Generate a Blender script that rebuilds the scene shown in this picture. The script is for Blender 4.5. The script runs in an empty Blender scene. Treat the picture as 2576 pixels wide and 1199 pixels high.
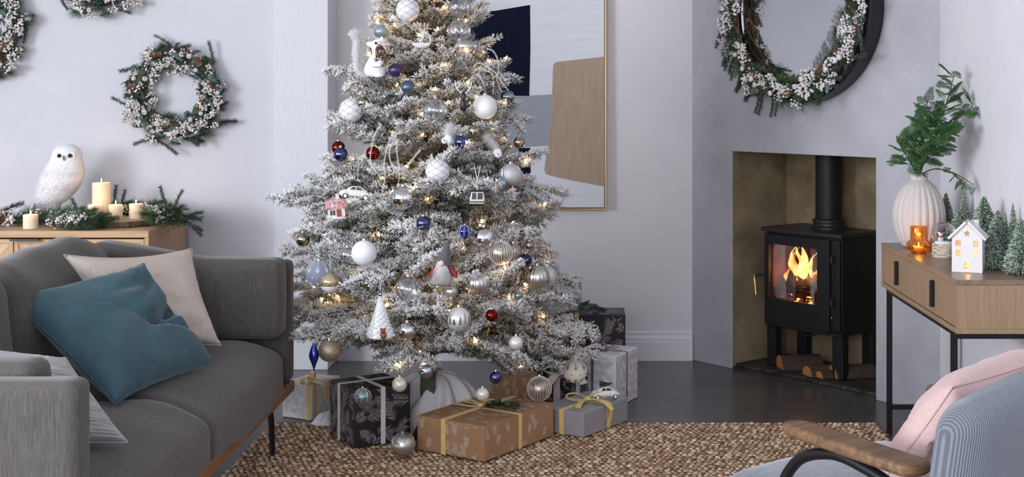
import bpy, bmesh, math, random
import numpy as np
from mathutils import Vector, Matrix, noise

# ------------------------------------------------------------------ camera, light, exposure
F, PX, PY, CH = 3300.0, 1462.0, 235.0, 1.35      # focal length and principal point in pixels (2576 x 1199), eye height
S = bpy.context.scene
cam = bpy.data.cameras.new('camera'); cam_ob = bpy.data.objects.new('camera', cam)
S.collection.objects.link(cam_ob); S.camera = cam_ob
cam.sensor_width = 36.0; cam.sensor_fit = 'HORIZONTAL'; cam.lens = 36.0 * F / 2576
cam.shift_x = (1288.0 - PX) / 2576; cam.shift_y = (PY - 599.5) / 2576
cam_ob.location = (0, 0, CH); cam_ob.rotation_euler = (math.pi / 2, 0, 0)
cam.clip_start = .05; cam.clip_end = 100
S.view_settings.view_transform = 'Standard'; S.view_settings.look = 'None'
S.view_settings.gamma = 1; S.view_settings.use_curve_mapping = False
S.view_settings.exposure = 0.10
W = bpy.data.worlds.new('sky'); S.world = W; W.use_nodes = True
W.node_tree.nodes['Background'].inputs[0].default_value = (.78, .86, 1, 1)
W.node_tree.nodes['Background'].inputs[1].default_value = 1.0
def area(name, loc, rot, sx, sy, power, col=(1, 1, 1)):
    l = bpy.data.lights.new(name, 'AREA'); l.shape = 'RECTANGLE'; l.size = sx; l.size_y = sy; l.energy = power; l.color = col
    o = bpy.data.objects.new(name, l); o.location = loc; o.rotation_euler = rot; S.collection.objects.link(o); return o
# daylight coming in through the two windows of the room (side wall and wall behind the camera)
area('daylight_side_window', (-5.5, .55, 1.75), (0, -math.pi / 2, 0), 1.7, 3.3, 345, (.91, .95, 1))
area('daylight_second_side_window', (-5.5, 5.5, 1.0), (0, -math.pi / 2, 0), 1.0, 1.4, 5, (.88, .93, 1))
area('daylight_rear_window', (-1.4, -1.5, 1.75), (math.pi / 2, 0, 0), 2.6, 1.7, 92, (.95, .97, 1))

# ------------------------------------------------------------------ helpers
R2 = math.radians
def C(r, g, b):
    f = lambda c: (c / 255 / 12.92) if c / 255 <= .04045 else ((c / 255 + .055) / 1.055) ** 2.4
    return (f(r), f(g), f(b))
def P(px, py, D):  # photograph pixel at distance D -> point in the room
    return Vector(((px - PX) * D / F, D, CH - (py - PY) * D / F))
def PZ(px, py, z):  # photograph pixel at height z -> point in the room
    return P(px, py, (CH - z) * F / (py - PY))
def lerp(a, b, t): return a + (b - a) * t

def mat(name, col, rough=.5, metal=0, col2=None, scale=10, stretch=(1, 1, 1), detail=4, ramp=(.35, .65), bump=0, bscale=None,
        bstretch=None, bdist=.002, sheen=0, coat=0, spec=.5, trans=0, ior=1.45, emis=None, estr=0, vcol=False, sss=0, film=0, wave=False, alpha=1):
    m = bpy.data.materials.new(name); m.use_nodes = True
    nt = m.node_tree; N = nt.nodes; L = nt.links; b = N['Principled BSDF']; I = b.inputs
    I['Base Color'].default_value = (*col, 1); I['Roughness'].default_value = rough; I['Metallic'].default_value = metal
    I['Specular IOR Level'].default_value = spec; I['IOR'].default_value = ior
    if trans: I['Transmission Weight'].default_value = trans
    if sheen: I['Sheen Weight'].default_value = sheen; I['Sheen Roughness'].default_value = .4
    if coat: I['Coat Weight'].default_value = coat; I['Coat Roughness'].default_value = .08
    if sss: I['Subsurface Weight'].default_value = sss; I['Subsurface Radius'].default_value = (.02, .012, .006); I['Subsurface Scale'].default_value = 1
    if film: I['Thin Film Thickness'].default_value = film; I['Thin Film IOR'].default_value = 1.6
    if emis: I['Emission Color'].default_value = (*emis, 1); I['Emission Strength'].default_value = estr
    if alpha < 1: I['Alpha'].default_value = alpha
    tc = N.new('ShaderNodeTexCoord')
    def tex(sc, st, det):
        mp = N.new('ShaderNodeMapping'); mp.inputs['Scale'].default_value = st; L.new(tc.outputs['Object'], mp.inputs[0])
        if wave:
            n = N.new('ShaderNodeTexWave'); n.inputs['Scale'].default_value = sc; n.inputs['Distortion'].default_value = wave
            n.inputs['Detail'].default_value = det; n.inputs['Detail Scale'].default_value = 1.5
        else:
            n = N.new('ShaderNodeTexNoise'); n.inputs['Scale'].default_value = sc; n.inputs['Detail'].default_value = det; n.inputs['Roughness'].default_value = .6
        L.new(mp.outputs[0], n.inputs['Vector']); return n
    if vcol:
        a = N.new('ShaderNodeAttribute'); a.attribute_name = 'Col'; L.new(a.outputs['Color'], I['Base Color'])
    if col2 is not None:
        n = tex(scale, stretch, detail); r = N.new('ShaderNodeValToRGB')
        r.color_ramp.elements[0].position = ramp[0]; r.color_ramp.elements[1].position = ramp[1]
        r.color_ramp.elements[0].color = (*col, 1); r.color_ramp.elements[1].color = (*col2, 1)
        L.new(n.outputs['Fac'], r.inputs[0]); L.new(r.outputs[0], I['Base Color'])
    if bump:
        w0 = wave; n = tex(bscale or scale, bstretch or stretch, detail); bp = N.new('ShaderNodeBump')
        bp.inputs['Strength'].default_value = bump; bp.inputs['Distance'].default_value = bdist
        L.new(n.outputs['Fac'], bp.inputs['Height']); L.new(bp.outputs[0], I['Normal'])
    return m
def emit(name, col, strength):
    m = bpy.data.materials.new(name); m.use_nodes = True; nt = m.node_tree; nt.nodes.clear()
    e = nt.nodes.new('ShaderNodeEmission'); o = nt.nodes.new('ShaderNodeOutputMaterial')
    e.inputs[0].default_value = (*col, 1); e.inputs[1].default_value = strength; nt.links.new(e.outputs[0], o.inputs[0]); return m
def shell_glass(name, tint, gloss, base=.06, edge=.75, rough=.03, film=0):
    """thin blown-glass wall: mostly clear, mirror-like towards the rim"""
    m = bpy.data.materials.new(name); m.use_nodes = True; nt = m.node_tree; N = nt.nodes; L = nt.links; N.clear()
    o = N.new('ShaderNodeOutputMaterial'); mx = N.new('ShaderNodeMixShader'); t = N.new('ShaderNodeBsdfTransparent')
    g = N.new('ShaderNodeBsdfPrincipled'); lw = N.new('ShaderNodeLayerWeight'); mr = N.new('ShaderNodeMapRange')
    t.inputs[0].default_value = (*tint, 1); g.inputs['Base Color'].default_value = (*gloss, 1); g.inputs['Metallic'].default_value = 1
    g.inputs['Roughness'].default_value = rough
    if film: g.inputs['Thin Film Thickness'].default_value = film; g.inputs['Thin Film IOR'].default_value = 1.9
    lw.inputs[0].default_value = .5; mr.inputs['To Min'].default_value = base; mr.inputs['To Max'].default_value = edge
    L.new(lw.outputs['Facing'], mr.inputs['Value']); L.new(mr.outputs[0], mx.inputs[0]); L.new(t.outputs[0], mx.inputs[1]); L.new(g.outputs[0], mx.inputs[2])
    L.new(mx.outputs[0], o.inputs[0]); return m

col = S.collection
def link(name, data, parent=None, M=None):
    o = bpy.data.objects.new(name, data); col.objects.link(o)
    if parent is not None: o.parent = parent
    if M is not None: o.matrix_local = M
    return o
def tag(o, label, cat, group=None):
    o['label'] = label; o['category'] = cat
    if group: o['group'] = group
    return o
def thing(name, label, cat, loc=(0, 0, 0), rz=0, group=None, M=None):
    o = bpy.data.objects.new(name, None); col.objects.link(o); o.empty_display_size = .05
    if M is not None: o.matrix_local = M
    else: o.location = loc; o.rotation_euler = (0, 0, rz)
    return tag(o, label, cat, group)
def stuff(o): o['kind'] = 'stuff'; return o
def struct(o): o['kind'] = 'structure'; return o

def ico(sub=1):
    bm = bmesh.new(); bmesh.ops.create_icosphere(bm, subdivisions=sub, radius=1)
    v = [x.co.copy() for x in bm.verts]; f = [[a.index for a in x.verts] for x in bm.faces]; bm.free(); return v, f
ICO1 = ico(1); ICO2 = ico(2)

class MB:
    def __init__(s): s.v = []; s.f = []; s.m = []; s.k = 0; s.c = None
    def add(s, vs, fs, M=None):
        o = len(s.v); s.v += [(M @ Vector(v)) if M is not None else Vector(v) for v in vs]
        s.f += [[i + o for i in f] for f in fs]; s.m += [s.k] * len(fs); return s
    def mi(s, k): s.k = k; return s
    def box(s, x0, x1, y0, y1, z0, z1, M=None):
        return s.add([(x0, y0, z0), (x1, y0, z0), (x1, y1, z0), (x0, y1, z0), (x0, y0, z1), (x1, y0, z1), (x1, y1, z1), (x0, y1, z1)],
                     [(3, 2, 1, 0), (4, 5, 6, 7), (0, 1, 5, 4), (1, 2, 6, 5), (2, 3, 7, 6), (3, 0, 4, 7)], M)
    def tube(s, pts, r, n=6, M=None, cap=True, closed=False, flat=1.0, up=None):
        pts = [Vector(p) for p in pts]; k = len(pts); rs = r if isinstance(r, (list, tuple)) else [r] * k
        vs = []; fs = []; u = None
        for i, p in enumerate(pts):
            a = pts[(i - 1) % k] if (closed or i > 0) else p; b = pts[(i + 1) % k] if (closed or i < k - 1) else p
            d = (b - a); d = d.normalized() if d.length > 1e-9 else Vector((0, 0, 1))
            if u is None:
                u = Vector(up) if up else (Vector((0, 0, 1)) if abs(d.z) < .9 else Vector((1, 0, 0)))
            u = u - d * u.dot(d); u = u.normalized() if u.length > 1e-6 else d.orthogonal().normalized()
            w = d.cross(u)
            for j in range(n):
                t = 2 * math.pi * j / n
                vs.append(p + u * (math.cos(t) * rs[i] * flat) + w * (math.sin(t) * rs[i]))
        for i in range(k if closed else k - 1):
            for j in range(n):
                a = i * n + j; b = i * n + (j + 1) % n; i2 = (i + 1) % k
                fs.append((a, b, i2 * n + (j + 1) % n, i2 * n + j))
        if cap and not closed: fs += [list(range(n))[::-1], [(k - 1) * n + j for j in range(n)]]
        return s.add(vs, fs, M)
    def lathe(s, prof, n=24, M=None, rib=None):
        vs = []; fs = []; k = len(prof)
        for i, (r, z) in enumerate(prof):
            for j in range(n):
                t = 2 * math.pi * j / n; rr = rib(t, r, z) if rib else r
                vs.append((rr * math.cos(t), rr * math.sin(t), z))
        for i in range(k - 1):
            for j in range(n):
                fs.append((i * n + j, i * n + (j + 1) % n, (i + 1) * n + (j + 1) % n, (i + 1) * n + j))
        if prof[0][0] > 1e-6: fs.append(list(range(n))[::-1])
        if prof[-1][0] > 1e-6: fs.append([(k - 1) * n + j for j in range(n)])
        return s.add(vs, fs, M)
    def loft(s, secs, n=20, M=None):  # secs: (cx, cy, cz, rx, ry)
        vs = []; fs = []; k = len(secs)
        for cx, cy, cz, rx, ry in secs:
            for j in range(n):
                t = 2 * math.pi * j / n; vs.append((cx + rx * math.cos(t), cy + ry * math.sin(t), cz))
        for i in range(k - 1):
            for j in range(n): fs.append((i * n + j, i * n + (j + 1) % n, (i + 1) * n + (j + 1) % n, (i + 1) * n + j))
        fs += [list(range(n))[::-1], [(k - 1) * n + j for j in range(n)]]
        return s.add(vs, fs, M)
    def sph(s, c, r, sub=1, M=None):
        r = r if isinstance(r, (tuple, list)) else (r, r, r); V, Fc = ICO1 if sub == 1 else ICO2
        X = Matrix.Translation(c)
        if M is not None: X = X @ M
        return s.add([(v.x * r[0], v.y * r[1], v.z * r[2]) for v in V], Fc, X)
    def uv(s, c, r, nu=24, nv=14, M=None):
        r = r if isinstance(r, (tuple, list)) else (r, r, r)
        pr = [(math.sin(math.pi * i / nv), -math.cos(math.pi * i / nv)) for i in range(nv + 1)]
        X = Matrix.Translation(c) @ (M or Matrix()) @ Matrix.Diagonal((*r, 1))
        return s.lathe([(max(a, 1e-7), b) for a, b in pr], nu, X)
    def grid(s, fn, nu, nv, M=None, flip=False):
        vs = [fn(i / nu, j / nv) for i in range(nu + 1) for j in range(nv + 1)]; fs = []
        for i in range(nu):
            for j in range(nv):
                a = i * (nv + 1) + j; q = (a, a + 1, a + nv + 2, a + nv + 1); fs.append(q[::-1] if flip else q)
        return s.add(vs, fs, M)
    def prism(s, poly, h0, h1, M=None):  # polygon in XY, extruded in Z
        n = len(poly); vs = [(x, y, h0) for x, y in poly] + [(x, y, h1) for x, y in poly]
        fs = [list(range(n))[::-1], list(range(n, 2 * n))] + [(i, (i + 1) % n, n + (i + 1) % n, n + i) for i in range(n)]
        return s.add(vs, fs, M)
    def mesh(s, name, mats, smooth=True, ang=40):
        me = bpy.data.meshes.new(name); me.from_pydata([tuple(v) for v in s.v], [], s.f)
        for m in (mats if isinstance(mats, (list, tuple)) else [mats]): me.materials.append(m)
        if any(s.m): me.polygons.foreach_set('material_index', s.m)
        if smooth:
            me.polygons.foreach_set('use_smooth', [True] * len(s.f))
            if ang < 180: me.set_sharp_from_angle(angle=R2(ang))
        me.update(); return me
    def build(s, name, mats, parent=None, M=None, smooth=True, ang=40, bevel=0, seg=2, subd=0):
        o = link(name, s.mesh(name, mats, smooth, ang), parent, M)
        if bevel:
            b = o.modifiers.new('bevel', 'BEVEL'); b.width = bevel; b.segments = seg; b.limit_method = 'ANGLE'; b.angle_limit = R2(35)
        if subd:
            b = o.modifiers.new('subsurf', 'SUBSURF'); b.levels = subd; b.render_levels = subd
        return o

def frame(o, x, y, z):  # matrix from origin and axes
    M = Matrix.Identity(4)
    for i in range(3): M[i][0] = x[i]; M[i][1] = y[i]; M[i][2] = z[i]; M[i][3] = o[i]
    return M
def aim(o, d, roll=0, sc=1):  # local +X along d
    x = Vector(d).normalized(); z = Vector((0, 0, 1)) if abs(x.z) < .95 else Vector((0, 1, 0))
    y = z.cross(x).normalized(); z = x.cross(y)
    return frame(Vector(o), x, y, z) @ Matrix.Rotation(roll, 4, 'X') @ Matrix.Scale(sc, 4)
def bez(p, n):
    p = [Vector(q) for q in p]; out = []
    for i in range(n + 1):
        t = i / n; q = p
        while len(q) > 1: q = [q[j].lerp(q[j + 1], t) for j in range(len(q) - 1)]
        out.append(q[0])
    return out
def cr(p, n):  # Catmull-Rom through points
    p = [Vector(q) for q in p]; out = []
    for i in range(len(p) - 1):
        a, b, c, d = p[max(i - 1, 0)], p[i], p[i + 1], p[min(i + 2, len(p) - 1)]
        for k in range(n):
            t = k / n; out.append(.5 * ((2 * b) + (c - a) * t + (2 * a - 5 * b + 4 * c - d) * t * t + (3 * b - a - 3 * c + d) * t ** 3))
    return out + [p[-1]]

# ---- needles, fur and bristles as many thin spikes in one mesh
def spikes(Pn, D, L, rb, rt, cb, ct, rng):
    n = len(Pn); D = D / np.linalg.norm(D, axis=1)[:, None]
    A = np.cross(D, rng.normal(size=(n, 3))); A /= np.linalg.norm(A, axis=1)[:, None]; B = np.cross(D, A)
    L = np.broadcast_to(L, (n,)); T = Pn + D * L[:, None]
    rb = np.broadcast_to(rb, (n,)); rt = np.broadcast_to(rt, (n,))
    V = np.empty((n, 6, 3)); K = np.empty((n, 6, 3))
    for j in range(3):
        o = A * math.cos(2.094 * j) + B * math.sin(2.094 * j)
        V[:, j] = Pn + o * rb[:, None]; V[:, 3 + j] = T + o * rt[:, None]; K[:, j] = cb; K[:, 3 + j] = ct
    i0 = np.arange(n)[:, None] * 6
    q = np.array([[0, 1, 4], [0, 4, 3], [1, 2, 5], [1, 5, 4], [2, 0, 3], [2, 3, 5], [3, 4, 5]]).reshape(-1)
    return V.reshape(-1, 3), (i0 + q[None, :]).reshape(-1, 3), K.reshape(-1, 3)
def np_mesh(name, chunks, m):
    off = 0; Vs = []; Ts = []; Ks = []
    for V, T, K in chunks: Vs.append(V); Ts.append(T + off); Ks.append(K); off += len(V)
    V = np.concatenate(Vs).astype(np.float32); T = np.concatenate(Ts).astype(np.int32); K = np.concatenate(Ks)
    me = bpy.data.meshes.new(name); me.vertices.add(len(V)); me.vertices.foreach_set('co', V.reshape(-1))
    me.loops.add(len(T) * 3); me.loops.foreach_set('vertex_index', T.reshape(-1)); me.polygons.add(len(T))
    me.polygons.foreach_set('loop_start', np.arange(len(T), dtype=np.int32) * 3)
    me.polygons.foreach_set('use_smooth', np.ones(len(T), dtype=bool))
    a = me.color_attributes.new('Col', 'FLOAT_COLOR', 'POINT')
    a.data.foreach_set('color', np.concatenate([K, np.ones((len(K), 1))], 1).astype(np.float32).reshape(-1))
    me.materials.append(m); me.update(calc_edges=True); return me
def mb_chunk(b, colr):
    T = []
    for f in b.f:
        for i in range(1, len(f) - 1): T.append((f[0], f[i], f[i + 1]))
    return np.array([tuple(v) for v in b.v]), np.array(T), np.tile(np.array(colr), (len(b.v), 1))
def along(segs, per_m, rng):  # random points on polyline segments -> position, direction, parameter, segment index
    Ps = []; Ds = []; Ts = []; Is = []
    for i, (a, b) in enumerate(segs):
        a = np.array(a); b = np.array(b); l = np.linalg.norm(b - a); n = max(2, int(l * per_m)); t = (np.arange(n) + rng.random(n)) / n
        Ps.append(a + (b - a) * t[:, None]); Ds.append(np.tile((b - a) / l, (n, 1))); Ts.append(t); Is.append(np.full(n, i))
    return np.concatenate(Ps), np.concatenate(Ds), np.concatenate(Ts), np.concatenate(Is)
def brush_dirs(D, ang, rng, jit=.25):
    r = rng.normal(size=D.shape); r -= D * (r * D).sum(1)[:, None]; r /= np.linalg.norm(r, axis=1)[:, None]
    a = ang + rng.normal(size=len(D)) * jit * .5
    return D * np.cos(a)[:, None] + r * np.sin(a)[:, None]
# ------------------------------------------------------------------ the room
M_wall = mat('white_wall_paint', C(228, 227, 233), .85, col2=C(222, 221, 228), scale=3, bump=.25, bscale=90, bdist=.002)
M_wall2 = mat('white_wall_paint_dimmed', C(214, 214, 220), .85, col2=C(208, 208, 215), scale=3, bump=.25, bscale=90, bdist=.002)  # same white paint, darkened in colour to offset excess daylight on the left wall
M_alc = mat('soft_grey_wall_paint', C(226, 223, 227), .85, col2=C(220, 217, 221), scale=2, bump=.2, bscale=110, bdist=.002)
M_col = mat('brushed_white_paint', C(224, 225, 231), .6, col2=C(216, 217, 224), scale=30, stretch=(6, 6, .4), bump=.12, bscale=60, bstretch=(6, 6, .3), bdist=.0015)
M_conc = mat('grey_plaster', C(162, 162, 169), .75, col2=C(188, 188, 195), scale=2.6, detail=8, ramp=(.3, .7), bump=.2, bscale=14, bdist=.004)
M_floor = mat('dark_concrete_floor', C(74, 71, 70), .25, col2=C(92, 89, 88), scale=1.6, stretch=(1, 2.5, 1), detail=8, bump=.06, bscale=30, bdist=.002, spec=.45)
M_ceil = mat('ceiling_paint', C(235, 235, 238), .9)
M_niche = mat('sooty_niche_plaster', C(124, 108, 84), .9, col2=C(166, 148, 120), scale=5, detail=8, bump=.5, bscale=26, bdist=.006)
M_slate = mat('hearth_slate', C(38, 36, 36), .6, col2=C(66, 62, 58), scale=9, detail=8, bump=.7, bscale=14, bdist=.006)
M_trim = mat('white_gloss_trim', C(226, 226, 232), .45)
M_winf = mat('window_frame_paint', C(235, 235, 235), .4)

struct(MB().box(-5.75, 1.75, -1.75, 6.85, -.1, 0).build('floor', M_floor, smooth=False))
struct(MB().box(-5.75, 1.75, -1.75, 6.85, 2.7, 2.8).build('ceiling', M_ceil, smooth=False))
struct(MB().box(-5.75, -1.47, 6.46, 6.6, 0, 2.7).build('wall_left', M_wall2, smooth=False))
struct(MB().box(-1.50, -1.237, 6.41, 6.66, 0, 2.7).build('trim_1', M_col, smooth=False, bevel=.004))
struct(MB().box(-1.5, .75, 6.65, 6.8, 0, 2.7).build('wall_back', M_alc, smooth=False))
struct(MB().box(1.512, 1.65, -1.7, 5.55, 0, 2.7).build('wall_right', M_wall, smooth=False))
# side wall and rear wall with a window opening each
def wall_with_window(name, M, w, h, wins):
    b = MB(); x = 0
    for x0, x1, z0, z1, cols, wn in wins: b.box(x, x0, 0, .15, 0, h, M).box(x0, x1, 0, .15, 0, z0, M).box(x0, x1, 0, .15, z1, h, M); x = x1
    b.box(x, w, 0, .15, 0, h, M); struct(b.build(name, M_wall, smooth=False))
    for x0, x1, z0, z1, cols, wn in wins:
        f = struct(MB().box(x0, x0 + .06, .05, .11, z0, z1, M).build(wn, M_winf, smooth=False))
        MB().box(x1 - .06, x1, .05, .11, z0, z1, M).build('window_jamb', M_winf, f, smooth=False)
        MB().box(x0, x1, .05, .11, z0, z0 + .06, M).build('window_sill', M_winf, f, smooth=False)
        MB().box(x0, x1, .05, .11, z1 - .06, z1, M).build('window_head', M_winf, f, smooth=False)
        for k in range(1, cols):
            x = x0 + (x1 - x0) * k / cols; MB().box(x - .025, x + .025, .05, .1, z0, z1, M).build('mullion', M_winf, f, smooth=False)
wall_with_window('wall_side', frame(Vector((-5.6, -1.7, 0)), (0, 1, 0), (-1, 0, 0), (0, 0, 1)), 8.3, 2.7, [(.6, 3.9, .9, 2.6, 3, 'window_1'), (6.5, 7.9, .5, 1.5, 2, 'window_3')])
wall_with_window('wall_front', frame(Vector((1.6, -1.6, 0)), (-1, 0, 0), (0, -1, 0), (0, 0, 1)), 7.3, 2.7, [(1.7, 4.3, .9, 2.6, 3, 'window_2')])
# chimney breast: a frame of its own, s along the face, t into the wall
BA = Vector((.564, 6.649, 0)); BE = Vector((.644, -.765, 0)).normalized(); BN = Vector((-BE.y, BE.x, 0))
MBR = frame(BA, BE, BN, (0, 0, 1))
def B(s, t, z): return MBR @ Vector((s, t, z))
OS0, OS1, OZ, NT = .274, 1.139, 1.067, .40
MR = MBR @ Matrix.Rotation(math.pi / 2, 4, 'X')   # polygon (s, z) extruded towards -t
poly = [(-.06, 0), (OS0, 0), (OS0, OZ), (OS1, OZ), (OS1, 0), (1.473, 0), (1.473, 2.7), (-.06, 2.7)]
struct(MB().prism(poly, -.09, 0, MR).build('wall_chimney', M_conc, smooth=False, bevel=.003))
b = MB()
b.box(OS0 - .05, OS0 - .002, .09, NT + .05, 0, OZ, MBR).box(OS1 + .002, OS1 + .05, .09, NT + .05, 0, OZ, MBR)
b.box(OS0 - .05, OS1 + .05, NT, NT + .05, 0, OZ, MBR).box(OS0 - .05, OS1 + .05, .09, NT + .05, OZ + .002, OZ + .05, MBR)
struct(b.build('wall_niche', M_niche, smooth=False))
b = MB(); b.box(OS0 - .001, OS0 + .0008, .006, NT, 0, OZ - .001, MBR).box(OS1 - .0008, OS1 + .001, .006, NT, 0, OZ - .001, MBR).box(OS0, OS1, .006, NT, OZ - .0008, OZ + .001, MBR)
struct(b.build('wall_niche_lining', M_niche, smooth=False))
random.seed(4)
hearth = struct(MB().box(OS0 + .005, OS1 - .005, .0, NT - .002, .0, .012, MBR).build('floor_hearth', M_slate, smooth=False))
def rough_slab(s0, s1, t0, t1, z0, z1, seed):
    rg = random.Random(seed); n = 7; b = MB()
    top = [(lerp(s0, s1, i / n), t0 + rg.uniform(-.012, .012)) for i in range(n + 1)] + [(s1, t1), (s0, t1)]
    return b.prism(top, z0, z1, MBR)
for k, (a, c) in enumerate([(.005, .2), (.205, .45), (.455, .66), (.665, .86)]):
    rough_slab(OS0 + a, OS0 + c, .012, .17, .0121, .026 + .004 * (k % 2), k).build('slate_tile', M_slate, hearth, smooth=False, bevel=.004)
for k, (a, c) in enumerate([(.005, .3), (.305, .6), (.605, .86)]):
    rough_slab(OS0 + a, OS0 + c, .186, NT - .006, .0121, .027, 9 + k).build('slate_tile', M_slate, hearth, smooth=False, bevel=.004)
def skirting(name, p0, p1, h=.147, m=M_trim):
    p0 = Vector(p0); p1 = Vector(p1); x = (p1 - p0).normalized(); y = Vector((x.y, -x.x, 0)); l = (p1 - p0).length
    M = frame(p0, y, (0, 0, 1), x)
    pr = [(0, 0), (.022, 0), (.022, h * .66), (.012, h * .69), (.016, h * .74), (.013, h * .82), (.009, h * .86), (.011, h * .95), (.004, h), (0, h)]
    return struct(MB().prism(pr, 0, l, M).build(name, m, smooth=False))
skirting('baseboard_back', (-1.236, 6.65, 0), (.563, 6.65, 0))
skirting('baseboard_left', (-5.6, 6.46, 0), (-1.501, 6.46, 0))
skirting('baseboard_right', (1.512, 5.52, 0), (1.512, -1.6, 0))
# ------------------------------------------------------------------ sofa
M_sofa = mat('charcoal_linen_weave', C(68, 64, 62), .9, col2=C(100, 95, 91), scale=420, stretch=(1, .1, 1), detail=4, ramp=(.3, .75), bump=.35, bscale=420, bstretch=(1, 1, 1), bdist=.0015, sheen=.25)
M_sofav = mat('charcoal_linen_weave_upright', C(68, 64, 62), .9, col2=C(100, 95, 91), scale=380, stretch=(1, 1, .07), detail=4, ramp=(.3, .75), bump=.35, bscale=420, bdist=.0015, sheen=.25)
M_walnut = mat('walnut_rail', C(120, 76, 46), .4, col2=C(158, 106, 68), scale=14, stretch=(6, .5, 6), detail=5)
M_black = mat('black_powder_coat', C(18, 18, 20), .42)
def rbox(b, x0, x1, y0, y1, z0, z1, r, n=10, e=.34, puff=0.0, fn=None, M=None, fz=None):
    """soft upholstered block: rounded box of a dense grid, optionally puffed and deformed by fn"""
    c = Vector(((x0 + x1) / 2, (y0 + y1) / 2, (z0 + z1) / 2)); h = Vector(((x1 - x0) / 2, (y1 - y0) / 2, (z1 - z0) / 2))
    ih = Vector([max(q - r, .001) for q in h])
    def mapv(p):
        q = Vector([max(-ih[i], min(ih[i], p[i])) for i in range(3)]); d = p - q
        o = q + (d.normalized() * r if d.length > 1e-9 else Vector())
        if puff:
            u = [1 - (o[i] / h[i]) ** 2 for i in range(3)]
            for i in range(3):
                j, k = (i + 1) % 3, (i + 2) % 3
                o[i] += math.copysign(1, o[i]) * puff * max(u[j], 0) * max(u[k], 0) * min(1, abs(o[i]) / h[i])
        o = c + o
        return fn(o) if fn else o
    for ax in range(3):
        for sg in (-1, 1):
            j, k = (ax + 1) % 3, (ax + 2) % 3
            nj = max(4, int(n * min(3, h[j] / .25 + .6))); nk = max(4, int(n * min(3, h[k] / .25 + .6)))
            def g(u, v, ax=ax, sg=sg, j=j, k=k):
                p = Vector((0, 0, 0)); p[ax] = sg * h[ax]
                f = lambda t: math.sin((t - .5) * math.pi) * .5 * .5 + (t - .5) * .5
                p[j] = 2 * h[j] * f(u); p[k] = 2 * h[k] * f(v); return mapv(p)
            b.grid(g, nj, nk, M, flip=(sg < 0))
    return b
def weld(o, d=.0004):
    bm = bmesh.new(); bm.from_mesh(o.data); bmesh.ops.remove_doubles(bm, verts=bm.verts, dist=d); bmesh.ops.recalc_face_normals(bm, faces=bm.faces); bm.to_mesh(o.data); bm.free()
    o.data.polygons.foreach_set('use_smooth', [True] * len(o.data.polygons)); return o
def crease(amp, sc, seed=0):
    def f(p):
        q = p * sc + Vector((seed * 7.3, seed * 3.1, 0)); return p + Vector((noise.noise(q), noise.noise(q + Vector((9, 0, 0))), noise.noise(q + Vector((0, 9, 0))))) * amp
    return f
SX0, SX1, SY0, SY1 = -1.98, -1.085, 2.83, 4.97
sofa = thing('sofa', 'charcoal grey woven two-seat sofa with walnut rail and black metal legs', 'sofa', (-1.5, 3.9, 0))
off = Matrix.Translation((1.5, -3.9, 0))
def sp(b, name, m, **k): return b.build(name, m, sofa, M=off, **k)
sp(MB().box(SX0 + .02, SX1 + .005, SY0 + .02, SY1 - .02, .232, .272), 'rail', M_walnut, smooth=False, bevel=.006)
sp(MB().box(SX0 + .05, SX1 - .05, SY0 + .06, SY1 - .06, .225, .2318), 'underframe', M_black, smooth=False)
def seatfn(p):
    k = max(0, (p.x + 1.30) / .2); 
    if p.z > .3: p = p + Vector((0, 0, -.055 * k * k)) + Vector((0, 0, .01 * noise.noise(p * 5)))
    return p
sm = 3.86
for (ya, yb) in ((3.03, sm), (sm + .004, 4.80)):
    weld(sp(rbox(MB(), -1.86, SX1, ya, yb, .2722, .455, .03, puff=.008, fn=seatfn), 'seat_cushion', M_sofa))
# outer shells of back and arms
weld(sp(rbox(MB(), SX0, SX0 + .09, SY0, SY1, .2725, .72, .035), 'back_shell', M_sofav))
weld(sp(rbox(MB(), SX0 + .095, SX1, SY1 - .085, SY1, .2725, .726, .022), 'arm_shell', M_sofav))
weld(sp(rbox(MB(), SX0 + .095, SX1, SY0, SY0 + .085, .2725, .726, .022), 'arm_shell', M_sofav))
def armfn(p):
    k = max(0, min(1, (-1.38 - p.x) / .36)); return p + Vector((0, 0, .062 * k * max(0, (p.z - .5) / .24)))
weld(sp(rbox(MB(), -1.79, SX1 - .008, SY1 - .225, SY1 - .088, .46, .745, .03, fn=armfn, puff=.005), 'arm_cushion', M_sofav))
weld(sp(rbox(MB(), -1.79, -1.215, SY0 + .088, SY0 + .20, .46, .748, .03, fn=armfn, puff=.005), 'arm_cushion', M_sofav))
def backfn(seed):
    def f(p):
        p = p + Vector(((-.28) * (p.z - .46) * .35, 0, 0)); n = noise.noise(Vector((p.x * 3, p.y * 4.5 + seed, p.z * 4)))
        return p + Vector((.018 * n, 0, .022 * noise.noise(Vector((seed, p.y * 5, 0))) * (p.z > .6)))
    return f
for k, (ya, yb) in enumerate(((3.06, 3.85), (3.865, 4.70))):
    weld(sp(rbox(MB(), -1.83, -1.63, ya, yb, .458, .825 + .012 * (k == 0), .085, n=14, puff=.03, fn=backfn(k * 3.7)), 'back_cushion', M_sofav))
for yy in (SY0 + .1, 4.86):
    for xx, sg in ((-1.15, 1), (-1.9, -1)):
        pts = [(xx - sg * .14, yy, .2235), (xx - sg * .06, yy, .217), (xx - sg * .012, yy, .19), (xx, yy, .15), (xx + sg * .004, yy, .08), (xx + sg * .006, yy, 0.016 if sg > 0 and yy > 4 else .001)]
        sp(MB().tube(cr(pts, 5), [.021, .021, .021, .021, .021, .0205, .02, .02, .0195, .019, .0185, .018, .0175, .017, .0168, .0166, .0164, .0162, .016, .0158, .0155, .0152, .015, .015, .015, .015], 10, flat=.7), 'leg', M_black)

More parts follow.
